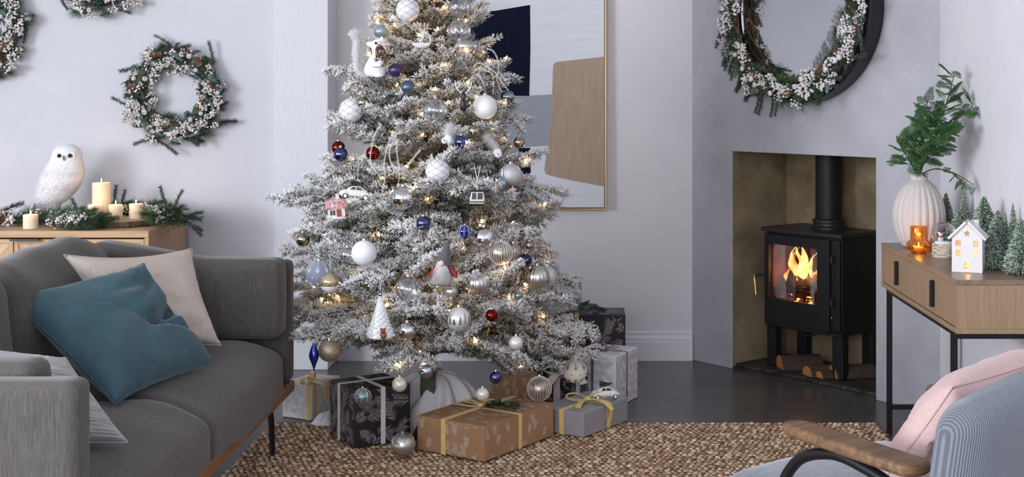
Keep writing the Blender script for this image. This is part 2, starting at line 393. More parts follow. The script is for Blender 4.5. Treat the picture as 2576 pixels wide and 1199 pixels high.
# ------------------------------------------------------------------ scatter cushions
def cushion(name, label, corners, T, m, dents=(), sag=.10, seed=1, n=40, group=None, parent=None, ribs=None, ease=.5):
    """soft cushion from its four corners; T thickness; corners in order a, b, c, d round the outline"""
    a, b, c, d = [Vector(q) for q in corners]; o = (a + b + c + d) / 4; nrm = (c - a).cross(d - b).normalized()
    B_ = MB()
    def pt(u, v, sg):
        x, y = 2 * u - 1, 2 * v - 1
        pin = sag
        fx = 1 - pin * (1 - y * y) ** 1 * abs(x) ** 3; fy = 1 - pin * (1 - x * x) * abs(y) ** 3
        x2, y2 = x * fx, y * fy; uu, vv = (x2 + 1) / 2, (y2 + 1) / 2
        p = a.lerp(b, uu).lerp(d.lerp(c, uu), vv)
        h = (max(0, 1 - abs(x) ** 2.4) * max(0, 1 - abs(y) ** 2.4)) ** ease
        q = T * .5 * h * (1 + .12 * noise.noise(Vector((x * 1.7 + seed, y * 1.7, sg))))
        q += .007 * h * noise.noise(Vector((x * 4 + seed * 3, y * 4, sg * 2))) + .004 * min(1, h * 3) * noise.noise(Vector(((x + y) * 3 + seed, (x - y) * 11, sg)))  * max(abs(x), abs(y)) ** 2
        if sg > 0:
            for du, dv, rad, dep, strx in dents: 
                ex = ((u - du) * strx[0] + (v - dv) * strx[1]); ey = (-(u - du) * strx[1] + (v - dv) * strx[0])
                q -= dep * math.exp(-((ex / rad[0]) ** 2 + (ey / rad[1]) ** 2)) * min(1, h * 2)
        if ribs and sg: q += ribs[1] * math.sin(v * ribs[0] * 2 * math.pi) * min(1, 3 * h)
        return p + nrm * (sg * q)
    for sg in (1, -1): B_.grid(lambda u, v: pt(u, v, sg), n, n, Matrix.Translation(-o), flip=(sg < 0))
    ob = B_.build(name, m); ob.location = o; weld(ob, .0003)
    # piped seam round the edge
    per = []
    for k in range(4 * n):
        e, t = divmod(k, n); t /= n
        u, v = [(t, 0), (1, t), (1 - t, 1), (0, 1 - t)][e]; per.append(pt(u, v, 0) - o)
    MB().tube(per, .0022, 5, closed=True).build('seam', m, ob)
    return tag(ob, label, 'cushion', group)
M_teal = mat('teal_velvet', C(54, 82, 92), .9, col2=C(66, 96, 106), scale=7, detail=5, sheen=.3, bump=.15, bscale=300, bdist=.001)
M_beige = mat('oatmeal_linen', C(196, 184, 172), .9, col2=C(210, 200, 190), scale=260, stretch=(1, 1, .2), detail=2, bump=.3, bscale=420, bdist=.001)
M_ribg = mat('pale_grey_ribbed_cotton', C(168, 164, 164), .9, col2=C(182, 178, 178), scale=200, bump=.2, bscale=400, bdist=.001)
M_blush = mat('blush_cotton', C(196, 166, 164), .9, col2=C(204, 175, 172), scale=120, bump=.25, bscale=300, bdist=.001, sheen=.2)
cushion('cushion', 'oatmeal beige linen cushion standing behind the teal velvet cushion on the sofa',
        [P(160, 640, 4.17), P(300, 905, 4.32), P(556, 868, 4.50), P(483, 624, 4.60)][::-1], .15, M_beige,
        dents=[(.48, .05, (.1, .3), .05, (1, 0)), (.1, .85, (.05, .2), .01, (.8, .6))], sag=.13, seed=2)
cushion('cushion', 'teal blue velvet cushion lying in front of the beige cushion on the sofa',
        [P(362, 662, 4.20), P(14, 750, 3.97), PZ(288, 1017, .475), PZ(540, 913, .478)], .17, M_teal,
        dents=[(.02, .46, (.34, .055), .075, (.93, .36)), (.22, .62, (.2, .04), .035, (.9, -.4)), (.3, .25, (.3, .05), .014, (1, .2)), (.2, .30, (.16, .03), .018, (.8, .6)), (.55, .8, (.25, .03), .008, (.3, .95))], sag=.09, seed=5)
cushion('cushion', 'pale grey ribbed cushion leaning on the near arm of the sofa',
        [P(165, 900, 3.36), P(-60, 872, 3.30), P(40, 1128, 3.2), P(322, 1112, 3.34)], .15, M_ribg, sag=.06, seed=7, n=60, ribs=(26, .0022))
cushion('cushion', 'light pink cushion at the left edge, only its corner above the near sofa arm',
        [P(28, 898, 3.52), P(-230, 850, 3.5), P(-240, 1090, 3.42), P(0, 1075, 3.45)], .12, mat('pale_pink_cotton', C(214, 190, 186), .9, bump=.2, bscale=300, bdist=.001), seed=9, n=24)

# ------------------------------------------------------------------ oak sideboard
def oakmat(name, st, a=C(188, 148, 110), b=C(210, 174, 136), sc=9): return mat(name, a, .5, col2=b, scale=sc, stretch=st, detail=6, ramp=(.3, .7), bump=.08, bscale=40, bstretch=st, bdist=.001)
M_oakx = oakmat('oak_grain_lengthwise', (.4, 6, 6)); M_oakz = oakmat('oak_grain_upright', (6, 6, .4))
M_gun = mat('gunmetal_handle', C(70, 68, 66), .35, .9)
BX1, BY0, BY1, BZ = -1.929, 5.85, 6.40, .7373
sbd = thing('sideboard', 'light oak sideboard with chevron veneer doors behind the sofa', 'sideboard', (-2.8, 6.1, 0))
off2 = Matrix.Translation((2.8, -6.1, 0))
def sb(b, name, m, p=None, **k): return b.build(name, m, p or sbd, M=off2 if p is None else None, **k)
sb(MB().box(-3.74, BX1, BY0, BY1, BZ - .030, BZ), 'worktop', M_oakx, smooth=False, bevel=.002)
sb(MB().box(BX1 - .02, BX1, BY0 + .002, BY1, .12, BZ - .0305), 'side_panel', M_oakz, smooth=False, bevel=.0015)
sb(MB().box(-3.74, -3.722, BY0 + .002, BY1, .12, BZ - .0305), 'side_panel', M_oakz, smooth=False, bevel=.0015)
sb(MB().box(-3.72, BX1 - .021, BY0 + .03, BY1, .13, BZ - .032), 'carcass', mat('dark_interior', C(40, 32, 26), .8), smooth=False)
sb(MB().box(-3.74, BX1, BY0 + .002, BY1, .1, .119), 'bottom_panel', M_oakx, smooth=False)
for x in (-3.66, BX1 - .08):
    for y in (BY0 + .06, BY1 - .06): sb(MB().lathe([(.012, 0), (.02, .099)], 12, Matrix.Translation((x, y, .0005))), 'leg', M_oakz)
M_chev = [oakmat('chevron_plank_%s' % w, (6, .5, 6), a, b_, 12) for w, a, b_ in (('pale', C(202, 166, 130), C(220, 188, 154)), ('warm', C(192, 152, 116), C(210, 176, 140)), ('honey', C(186, 148, 110), C(206, 170, 134)))]
dw = .58; x1 = BX1 - .023
for d in range(3):
    xa, xb = x1 - dw, x1; za, zb = .135, BZ - .038; yf = BY0 + .006; fw = .019
    door = sb(MB().box(xa, xb, yf + .008, yf + .022, za, zb), 'door', M_oakx, smooth=False)
    for nm, bb in (('door_rail', (xa, xb, zb - fw, zb)), ('door_rail', (xa, xb, za, za + fw)), ('door_stile', (xa, xa + fw, za + fw, zb - fw)), ('door_stile', (xb - fw, xb, za + fw, zb - fw))):
        MB().box(bb[0], bb[1], yf, yf + .0078, bb[2], bb[3]).build(nm, M_oakx if 'rail' in nm else M_oakz, door, smooth=False, bevel=.001)
    # chevron planks: two halves of diagonal strips meeting in a V on every door
    fx0_, fx1_, iz0, iz1 = xa + fw + .0015, xb - fw - .0015, za + fw + .0015, zb - fw - .0015; hh = iz1 - iz0; pw = .062; w = (fx1_ - fx0_) / 2 - .0006
    for half in (0, 1):
        ix0 = fx0_ + half * (w + .0012); th = math.pi - math.atan2(1, .82) if half == 0 else math.atan2(1, .82); u0 = -hh; kk = 0
        while u0 < w:
            pl = [(u0, 0), (u0 + pw - .0012, 0), (u0 + pw - .0012 + hh * .82, hh), (u0 + hh * .82, hh)]
            for lim, sgn in ((0, 1), (w, -1)):
                out = []
                for i in range(len(pl)):
                    a, c = pl[i], pl[(i + 1) % len(pl)]; ia, ic = (a[0] - lim) * sgn >= 0, (c[0] - lim) * sgn >= 0
                    if ia: out.append(a)
                    if ia != ic:
                        t = (lim - a[0]) / (c[0] - a[0]); out.append((lim, lerp(a[1], c[1], t)))
                pl = out
            u0 += pw
            if len(pl) < 3: continue
            if half == 0: pl = [(w - q[0], q[1]) for q in pl][::-1]
            cx = sum(q[0] for q in pl) / len(pl); cz = sum(q[1] for q in pl) / len(pl)
            RT = Matrix.Rotation(math.pi / 2 - th, 2); pl2 = [tuple(RT @ Vector((q[0] - cx, q[1] - cz))) for q in pl]
            Mx = frame(Vector((ix0 + cx, yf + .0078, iz0 + cz)), (1, 0, 0), (0, 0, 1), (0, -1, 0)) @ Matrix.Rotation(th - math.pi / 2, 4, 'Z')
            MB().prism(pl2, 0, .0042).build('veneer_plank', M_chev[(kk * 7 + d + half) % 3], door, M=Mx, smooth=False); kk += 1
    hx = xa; MB().box(hx - .008, hx + .12, yf - .028, yf - .001, zb + .001, zb + .0035).box(hx - .008, hx + .12, yf - .028, yf - .0255, zb - .006, zb + .001).build('handle', M_gun, door, smooth=False)
    x1 = xa - .004

# ------------------------------------------------------------------ console table
M_con = oakmat('smoked_oak_upright', (7, 7, .35), C(142, 116, 90), C(166, 140, 112), 12); M_cony = oakmat('smoked_oak_lengthwise', (7, .35, 7), C(142, 116, 90), C(166, 140, 112), 12)
M_contop = mat('smoked_oak_top', C(120, 100, 82), .32, col2=C(140, 118, 98), scale=10, stretch=(7, .35, 7), detail=6, spec=.5)
CX0, CX1, CY0, CY1, CZ0, CZ1 = 1.199, 1.505, 4.19, 5.24, .582, .7545
con = thing('console_table', 'oak console table with two drawers on thin black metal legs', 'table', (1.35, 4.7, 0)); off3 = Matrix.Translation((-1.35, -4.7, 0))
def ct(b, name, m, p=None, **k): return b.build(name, m, p or con, M=off3 if p is None else None, **k)
ct(MB().box(CX0, CX1, CY0, CY1, CZ1 - .0165, CZ1), 'top_panel', M_contop, smooth=False, bevel=.0015)
ct(MB().box(CX0 - .0003, CX0, CY0, CY1, CZ1 - .0165, CZ1 - .001), 'top_edge', M_cony, smooth=False)
ct(MB().box(CX0, CX1, CY0, CY1, CZ0, CZ0 + .0165), 'bottom_panel', M_cony, smooth=False, bevel=.0015)
ct(MB().box(CX0 + .001, CX1, CY0, CY0 + .0165, CZ0 + .017, CZ1 - .017), 'end_panel', M_con, smooth=False)
ct(MB().box(CX0 + .001, CX1, CY1 - .0165, CY1, CZ0 + .017, CZ1 - .017), 'end_panel', M_con, smooth=False)
ct(MB().box(CX1 - .012, CX1, CY0 + .017, CY1 - .017, CZ0 + .017, CZ1 - .017), 'back_panel', M_con, smooth=False)
ym = (CY0 + CY1) / 2
for ya, yb in ((CY0 + .019, ym - .0012), (ym + .0012, CY1 - .019)):
    dr = ct(MB().box(CX0 + .004, CX0 + .28, ya, yb, CZ0 + .0195, CZ1 - .0195), 'drawer', M_con, smooth=False)
    yc = (ya + yb) / 2 + .01; MB().box(CX0 - .011, CX0 + .0035, yc - .008, yc + .008, CZ0 + .042, CZ0 + .132).build('handle', M_black, dr, smooth=False, bevel=.002)
fx0, fx1, fy0, fy1, t_ = 1.222, 1.48, 4.30, 5.20, .0095
for y in (fy0, fy1):
    for x in (fx0, fx1): ct(MB().box(x - t_, x + t_, y - t_, y + t_, 0.001, CZ0 - .0005), 'leg', M_black, smooth=False)
    ct(MB().box(fx0 + t_, fx1 - t_, y - t_, y + t_, CZ0 - .034, CZ0 - .0005), 'top_rail', M_black, smooth=False)
    ct(MB().box(fx0 + t_, fx1 - t_, y - t_ * .9, y + t_ * .9, .1, .118), 'stretcher', M_black, smooth=False)
ct(MB().box(fx1 - t_ * .9, fx1 + t_ * .9, fy0 + t_, fy1 - t_, .1, .118), 'stretcher', M_black, smooth=False)
ct(MB().box(fx0 - t_ * .9, fx0 + t_ * .9, fy0 + t_, fy1 - t_, CZ0 - .02, CZ0 - .0005), 'top_rail', M_black, smooth=False)

# ------------------------------------------------------------------ armchair
M_arm = mat('smoked_oak_armrest', C(94, 68, 48), .5, col2=C(128, 97, 70), scale=9, stretch=(.5, 7, 7), detail=7, bump=.1, bscale=30, bdist=.001)
M_cord = mat('slate_blue_corduroy', C(92, 96, 106), .85, col2=C(122, 126, 137), scale=100, stretch=(1, 0, 0), detail=0, wave=.4, bump=.6, bdist=.003, sheen=.4)
M_seatb = mat('slate_blue_cord_seat', C(106, 110, 121), .88, col2=C(122, 126, 137), scale=40, bump=.2, bscale=300, bdist=.001, sheen=.4)
cc = Vector((.80, 2.98, 0)); fd = Vector((-.56, .83, 0)).normalized(); rz = math.atan2(fd.y, fd.x) - math.pi / 2   # local +Y faces forward
chair = thing('armchair', 'slate blue corduroy armchair with wooden paddle arms and black tube frame', 'armchair', cc, rz)
CM = chair.matrix_basis = Matrix.Translation(cc) @ Matrix.Rotation(rz, 4, 'Z'); CMi = CM.inverted()
def seatsh(p):
    r = Vector((p.x, p.y - .05, 0)).length; return p + Vector((0, 0, -.10 * max(0, r - .12) ** 1.4))
weld(rbox(MB(), -.31, .31, -.30, .44, .27, .462, .08, n=14, puff=.012, fn=seatsh).build('seat', M_seatb, chair))
# curved backrest
def backr(p):
    x = p.x; y = p.y - .16 * (p.z - .35) + .55 * x * x
    top = .845 - .55 * x * x * 1.2
    z = .30 + (p.z - .30) * (top - .30) / .485
    return Vector((p.x, y, z))
weld(rbox(MB(), -.375, .375, -.42, -.315, .30, .785, .052, n=18, fn=backr).build('backrest', M_cord, chair))
def paddle(tip, rear, wt, wr, th=.026):
    tip = CMi @ tip; rear = CMi @ rear; x = (rear - tip); l = x.length; x.normalize(); z = Vector((0, 0, 1)) - x * x.z; z.normalize(); y = z.cross(x)
    out = []
    for k in range(13): a = math.pi / 2 + math.pi * k / 12; out.append((wt * .95 + wt * math.cos(a) * 1.1, wt * math.sin(a)))
    out += [(l * .5, -(wt + wr) / 2 * 1.04)]
    for k in range(11): a = -math.pi / 2 + math.pi * k / 10; out.append((l - wr * .7 + wr * .7 * math.cos(a), wr * math.sin(a)))
    out += [(l * .5, (wt + wr) / 2 * 1.04)]
    return MB().prism(out, -th, 0, frame(tip, x, y, z)).build('armrest', M_arm, chair, bevel=.009, seg=3, ang=30)
A1, A2 = P(1986, 1056, 2.90), P(2322, 1166, 2.56)
paddle(A1, A2, .034, .041)
paddle(P(2338, 966, 3.34), P(2338, 966, 3.34) + Vector((.29, -.28, -.01)), .034, .041)
for tip, rear in ((A1, A2), (P(2338, 966, 3.34), P(2338, 966, 3.34) + Vector((.29, -.28, -.01)))):
    a = CMi @ tip; c = CMi @ rear; d = (c - a); dn = Vector((d.x, d.y, 0)).normalized()
    pts = [a - dn * .05 + Vector((0, 0, -.628)), a - dn * .055 + Vector((0, 0, -.42)), a - dn * .04 + Vector((0, 0, -.2)), a + dn * .02 + Vector((0, 0, -.09)), a + dn * .12 + Vector((0, 0, -.046)), a + d * .55 + Vector((0, 0, -.045)), a + d * .85 + Vector((0, 0, -.08)), c + Vector((0, 0, -.2)), c + dn * .05 + Vector((0, 0, -.4)), c + dn * .06 + Vector((0, 0, -.58))]
    for q in (pts[0], pts[-1]): q.z = .014
    MB().tube(cr(pts, 8), .0125, 12).build('frame_tube', M_black, chair)
for y in (.2, -.2): MB().tube([(-.3, y, .275), (.3, y, .275)], .011, 10).build('cross_bar', M_black, chair)
cushion('cushion', 'blush pink cotton cushion propped in the slate blue armchair', [CM @ Vector((-.185, .02, .465)), CM @ Vector((.27, .06, .465)), CM @ Vector((.27, -.20, .785)), CM @ Vector((-.15, -.18, .735))], .18, M_blush, sag=.07, seed=11, n=44, dents=[(.1, .5, (.05, .25), .02, (1, 0)), (.25, .75, (.2, .03), .02, (.7, .7)), (.12, .3, (.15, .025), .012, (.9, -.3))])
# ------------------------------------------------------------------ painting
M_canvas = mat('pale_canvas', C(222, 225, 231), .9, col2=C(214, 217, 225), scale=6, stretch=(.6, 1, 6), detail=6, bump=.25, bscale=200, bdist=.001)
M_gold = mat('brushed_gold_frame', C(196, 164, 104), .35, .9)
M_navy = mat('navy_paint', C(16, 20, 38), .95, spec=.15, col2=C(24, 28, 48), scale=8, stretch=(8, 1, .8), bump=.3, bscale=30, bstretch=(8, 1, .5), bdist=.001)
M_tan = mat('tan_paint', C(166, 144, 126), .8, col2=C(176, 154, 136), scale=8, stretch=(6, 1, .8), bump=.3, bscale=30, bstretch=(8, 1, .5), bdist=.001)
M_gpaint = mat('grey_paint', C(152, 156, 166), .8, bump=.3, bscale=60, bdist=.001)
YP = 6.60
pc = P(1304, 527, YP); pt_ = thing('painting', 'large abstract painting in a thin gold frame behind the tree', 'painting', (pc.x, YP, pc.z))
def pq(px, py): q = P(px, py, YP); return (q.x - pc.x, q.z - pc.z)
x0, z0 = pq(1082, 527); x1, _ = pq(1525, 527); z1 = z0 + 1.2
MP = frame(Vector((0, 0, 0)), (1, 0, 0), (0, 0, 1), (0, -1, 0))
MB().box(x0 + .01, x1 - .01, .012, .04, z0 + .01, z1 - .01).build('canvas', M_canvas, pt_, smooth=False)
for q in ((x0, x1, z0, z0 + .006), (x0, x1, z1 - .006, z1), (x0, x0 + .006, z0 + .006, z1 - .006), (x1 - .006, x1, z0 + .006, z1 - .006)):
    MB().box(q[0], q[1], 0, .045, q[2], q[3]).build('frame_bar', M_gold, pt_, smooth=False)
def paint(pts, m, h, rnd=0):
    pl = [pq(*q) for q in pts]; MB().prism(pl[::-1] if sum((pl[i][0] * pl[(i + 1) % len(pl)][1] - pl[(i + 1) % len(pl)][0] * pl[i][1]) for i in range(len(pl))) < 0 else pl, -.012, -.012 + h, MP).build('painted_shape', m, pt_, smooth=False)
paint([(1095, 238), (1200, 240), (1300, 242), (1391, 237), (1388, 300), (1380, 366), (1300, 372), (1095, 372)], M_gpaint, .0008)
paint([(1140, 40), (1180, 34), (1250, 26), (1333, 12), (1334, 120), (1331, 241), (1240, 241), (1120, 238), (1122, 120)], M_navy, .0016)
paint([(1200, 373), (1334, 372), (1335, 455), (1270, 458), (1200, 460)], M_navy, .0016)
paint([(1391, 166), (1395, 158), (1404, 155), (1460, 149), (1521, 142), (1521, 469), (1450, 456), (1385, 442), (1372, 437), (1369, 425), (1378, 370), (1387, 300), (1389, 230)], M_tan, .0024)

# ------------------------------------------------------------------ the flocked tree
TX, TY = -.615, 5.27
def RZ(z): return max(.04, .665 - .335 * (z - .35))
M_fir = mat('flocked_fir', C(200, 200, 205), .9, vcol=True, spec=.2)
NPR = np.random.default_rng(7)
WHITE = np.array(C(238, 237, 237)); GREEN = np.array(C(92, 102, 88)); DARK = np.array(C(50, 54, 46)); BARK = C(84, 74, 64)
def fir_branch(L, seed):
    rng = np.random.default_rng(seed); rr = random.Random(seed); segs = []; tips = []
    def main(t): return Vector((L * t, .02 * L * math.sin(3 * t + seed), -.13 * L * t * t + .05 * L * t ** 4))
    n = max(4, int(L / .05)); pts = [main(i / n) for i in range(n + 1)]
    for i in range(n): segs.append((pts[i], pts[i + 1], (i + .5) / n))
    k = int(L / .044)
    for j in range(k):
        t = .16 + .80 * (j + .5) / k; sd = 1 if j % 2 else -1; p = main(t); d = (main(min(t + .02, 1)) - main(max(t - .02, 0))).normalized()
        ln = min(.20, .05 + .42 * L * (1 - t) ** .8) * rr.uniform(.8, 1.15); a = R2(rr.uniform(42, 60)); tilt = rr.uniform(-.35, .45)
        q = (d * math.cos(a) + Vector((0, 1, 0)) * sd * math.sin(a) + Vector((0, 0, 1)) * tilt * .6).normalized()
        e = p + q * ln + Vector((0, 0, -.1 * ln)); m_ = p.lerp(e, .5) + Vector((0, 0, .03 * ln)); segs += [(p, m_, t), (m_, e, t + .12)]; tips.append(e)
        for s2 in range(int(ln / .05)):
            tt = .3 + .6 * s2 / max(1, int(ln / .05)); sd2 = 1 if s2 % 2 else -1
            q2 = (q * .72 + q.cross(Vector((0, 0, 1))).normalized() * sd2 * .62 + Vector((0, 0, rr.uniform(-.25, .35)))).normalized()
            pp = p.lerp(e, tt); e2 = pp + q2 * rr.uniform(.035, .06); segs.append((pp, e2, t + .15)); tips.append(e2)
    tips.append(pts[-1]); b = MB()
    b.tube(pts, [.006 * (1 - .75 * i / n) + .0012 for i in range(n + 1)], 5)
    for a, c, t in segs[n:]: b.tube([a, c], [.0019, .0013], 3, cap=False)
    PP, DD, T, I = along([(a, c) for a, c, t in segs], 920, rng); tt = np.array([s[2] for s in segs])[I]
    D = brush_dirs(DD, R2(52), rng, .5); up = D[:, 2]
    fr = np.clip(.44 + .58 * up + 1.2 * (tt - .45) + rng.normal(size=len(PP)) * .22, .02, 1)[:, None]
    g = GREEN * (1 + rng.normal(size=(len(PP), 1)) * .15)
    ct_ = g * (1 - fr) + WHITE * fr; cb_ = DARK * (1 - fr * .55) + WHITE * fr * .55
    Ln = .0205 * rng.uniform(.75, 1.2, len(PP)); rt = .0009 + .0014 * fr[:, 0]
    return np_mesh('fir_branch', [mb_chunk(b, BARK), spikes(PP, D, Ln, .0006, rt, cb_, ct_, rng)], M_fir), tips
LENS = [.16, .22, .29, .36, .44, .52, .60, .68]
FIR = [(l, [fir_branch(l, i * 10 + v + 3) for v in range(2)]) for i, l in enumerate(LENS)]
tree = thing('christmas_tree', 'tall white flocked Christmas tree standing between sofa and fireplace', 'christmas tree', (TX, TY, 0))
MB().tube([(0, 0, .02), (0, 0, 1.2), (.004, 0, 2.32)], [.032, .024, .006], 10).build('trunk', mat('trunk_bark', C(70, 66, 56), .9, col2=C(96, 100, 90), scale=30, bump=.4), tree)
for k in range(3):
    a = 2.1 * k + .4; MB().tube([(0, 0, .10), (.1 * math.cos(a), .1 * math.sin(a), .06), (.25 * math.cos(a), .25 * math.sin(a), .026)], .012, 8).build('stand_foot', M_black, tree)
tips_world = []; rr = random.Random(11); NB = 215
for k in range(NB):
    u = (k + .5) / NB; z = .31 + 1.96 * (1 - (1 - u) ** .62) ** 1.0; az = k * 2.39996 + rr.uniform(-.15, .15)
    el = R2(lerp(2, 34, min(1, (z - .25) / 1.7)) + rr.uniform(-9, 9))
    Rr = RZ(z + .1) * rr.uniform(.80, 1.06); Lb = max(.14, Rr / math.cos(el))
    tip = Vector((TX + Rr * math.cos(az), TY + Rr * math.sin(az), z + .7 * Lb * math.sin(el)))
    if tip.x < -1.05 and tip.y < 5.02 and tip.z < .85: continue          # the sofa stands here
    if tip.x < -.96 and tip.y < 5.4 and tip.z < .35: continue
    if z < .52 and -2.6 < math.atan2(math.sin(az), math.cos(az)) < -.55: z += .07
    ln, vs = min(FIR, key=lambda q: abs(q[0] - Lb)); me, tp = vs[k % 2]
    M = Matrix.Translation((0, 0, z)) @ Matrix.Rotation(az, 4, 'Z') @ Matrix.Rotation(-el, 4, 'Y') @ Matrix.Rotation(rr.uniform(-.5, .5), 4, 'X') @ Matrix.Scale(Lb / ln, 4)
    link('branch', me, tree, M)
    if math.sin(az) < .35:
        for e in rr.sample(tp, min(3, len(tp))): tips_world.append(Matrix.Translation((TX, TY, 0)) @ M @ e)
for px, py, D in ((690, 512, 5.2), (748, 592, 5.15), (833, 190, 5.2), (1414, 490, 5.25), (1326, 312, 5.25), (1388, 642, 5.2), (1498, 850, 5.15), (835, 318, 5.1), (1292, 205, 5.2), (1060, 590, 4.75), (1200, 480, 4.85), (930, 530, 4.85), (900, 720, 4.75)):   # the longest boughs
    e = P(px, py, D) - Vector((TX, TY, 0)); az = math.atan2(e.y, e.x); h_ = math.hypot(e.x, e.y); ln, vs = min(FIR, key=lambda q: abs(q[0] - h_)); me, tp = vs[px % 2]; t_end = vs[px % 2][1][-1]
    k_ = h_ / ln * 1.0; link('branch', me, tree, Matrix.Translation((0, 0, e.z + .02 - k_ * t_end.z)) @ Matrix.Rotation(az, 4, 'Z') @ Matrix.Rotation(rr.uniform(-.3, .3), 4, 'X') @ Matrix.Scale(k_, 4))
# ------------------------------------------------------------------ fairy lights
lights = thing('fairy_lights', 'string of warm white fairy lights wound round the flocked tree', 'fairy lights', (TX, TY, 0))
M_bulb = emit('lit_warm_bulb', (1, .55, .18), 95)
bm_ = MB().lathe([(.0015, 0), (.0034, .0025), (.0036, .006), (.002, .011), (.0002, .014)], 7).mesh('bulb', M_bulb)
rr.shuffle(tips_world); used = []
for p in tips_world:
    if len(used) >= 190: break
    if all((p - q).length > .06 for q in used):
        used.append(p); link('bulb', bm_, lights, Matrix.Translation((p - Vector((TX, TY, 0))) * Vector((.97, .97, 1)).x * 1 + Vector((0, -.006, .004 + .03 * p.z))) @ Matrix.Rotation(rr.uniform(-1, 1), 4, 'Y') @ Matrix.Rotation(rr.uniform(-1, 1), 4, 'X'))
sp_ = [(RZ(.3 + 1.8 * i / 260) * .62 * math.cos(i * .22), RZ(.3 + 1.8 * i / 260) * .62 * math.sin(i * .22), .3 + 1.8 * i / 260 + .02 * math.sin(i * 1.7)) for i in range(261)]
MB().tube(sp_, .0012, 4).build('wire', mat('green_wire', C(40, 56, 44), .6), lights)
# ------------------------------------------------------------------ ornaments on the tree
def surf(px, py, push=.0):
    """a spot on the outside of the tree seen at this pixel"""
    D = TY
    for _ in range(8):
        p = P(px, py, D); dx = p.x - TX; R = RZ(p.z) ; D = TY - math.sqrt(max(R * R - dx * dx, .0)) * .97 - push
    return P(px, py, D)
M_cap = mat('silver_cap', C(190, 188, 184), .3, 1); M_wire = mat('hook_wire', C(120, 116, 110), .4, .9); M_thread = mat('cream_thread', C(222, 216, 206), .8)
M_gl = mat('silver_glitter', C(176, 176, 178), .5, .6, col2=C(228, 228, 230), scale=700, detail=1, bump=.8, bscale=700, bdist=.001)
def satin(n, c, r=.35, m=.6): return mat(n, c, r, m, coat=.3)
OM = {
 'milk': mat('milky_glass', C(232, 232, 236), .22, coat=.6), 'teal': mat('mottled_teal', C(120, 144, 148), .35, .5, col2=C(176, 194, 196), scale=90, coat=.5),
 'purple': satin('purple_satin', C(66, 62, 104)), 'steel': satin('steel_blue_satin', C(84, 98, 122)), 'navy': satin('midnight_satin', C(40, 36, 72)),
 'silver': mat('mirror_silver', C(226, 226, 228), .03, 1), 'silverblue': mat('cool_mirror', C(188, 194, 206), .05, 1), 'champ': mat('champagne_mercury', C(198, 188, 172), .12, 1, col2=C(150, 140, 124), scale=60),
 'blue': mat('mirror_indigo', C(88, 96, 142), .06, 1), 'cobalt': mat('cobalt_glass', C(26, 44, 150), .08, .6, coat=1), 'red': mat('crackle_red', C(140, 44, 40), .14, 1, col2=C(96, 24, 24), scale=70, bump=.3, bscale=60),
 'pearl': mat('pearl_white', C(226, 224, 222), .28, .25, coat=.5), 'cream': mat('cream_pearl', C(222, 214, 202), .28, .25, coat=.5), 'dotted': mat('white_dotted', C(238, 238, 242), .4),
 'felt': mat('blue_grey_felt', C(140, 146, 168), .95, bump=.6, bscale=160, bdist=.002, sheen=.5), 'cfelt': mat('cream_felt', C(232, 224, 208), .95, bump=.6, bscale=160, bdist=.002, sheen=.5),
 'glit': M_gl, 'wglit': mat('white_glitter', C(232, 230, 230), .55, .1, col2=C(248, 248, 250), scale=600, detail=1, bump=.7, bscale=700, bdist=.001),
 'ribs': mat('ribbed_silver', C(206, 204, 200), .25, .95), 'brownglit': mat('bronze_glitter', C(138, 122, 102), .4, .7, col2=C(196, 182, 160), scale=500, detail=1, bump=.6, bscale=600, bdist=.001),
 'silversat': satin('silver_satin', C(196, 194, 192), .3, .85), 'tealsat': satin('sea_green_satin', C(128, 150, 150), .3, .7), 'tealmir': mat('teal_mirror', C(150, 172, 188), .1, 1),
 'frost': shell_glass('frosted_clear_glass', (.9, .9, .9), C(225, 225, 228), .22, .9, .12), 'bubble': shell_glass('iridescent_bubble', (.93, .95, .97), C(225, 228, 235), .16, .9, .03, 420),
 'crystal': shell_glass('clear_ribbed_glass', (.92, .92, .92), C(225, 225, 228), .2, .95, .06), 'stripe': shell_glass('champagne_clear_glass', (.9, .86, .8), C(200, 192, 180), .55, .95, .3),
 'dark': mat('line_grey', C(120, 122, 130), .5), 'felt_line': mat('white_stitch', C(236, 234, 236), .9), 'felt_blue': mat('slate_stitch', C(96, 100, 124), .9),
 'pine': mat('painted_pine', C(40, 58, 46), .5), 'onion_line': mat('frost_line', C(224, 226, 226), .5, .3), 'dot': mat('silver_dot', C(150, 152, 160), .4, .5)}
def prof(kind, r):
    if kind == 'ball': return [(max(r * math.sin(math.pi * i / 18), 1e-5), -r * math.cos(math.pi * i / 18)) for i in range(19)]
    if kind == 'onion': # point down
        pr = [(0, -1.28), (.05, -1.2), (.2, -1.02), (.52, -.74), (.82, -.4), (.98, 0), (.95, .3), (.78, .62), (.5, .85), (.22, .95), (.14, 1)]
    if kind == 'heart':
        pr = [(0, -1.12), (.12, -1.0), (.45, -.7), (.78, -.3), (.98, .12), (1.0, .4), (.85, .66), (.55, .8), (.2, .78), (.12, .86)]
    if kind == 'finial':
        pr = [(0, -3.0), (.1, -2.6), (.22, -2.0), (.3, -1.7), (.75, -1.1), (1.0, -.4), (.98, .1), (.8, .7), (.5, 1.3), (.36, 1.9), (.3, 2.6), (.3, 2.9)]
    if kind == 'drop':
        pr = [(0, -3.0), (.1, -2.5), (.32, -1.7), (.62, -.9), (.92, -.1), (1.0, .5), (.85, 1.3), (.55, 2.1), (.3, 2.7), (.28, 2.95)]
    return [(max(a * r, 1e-5), b * r) for a, b in pr]
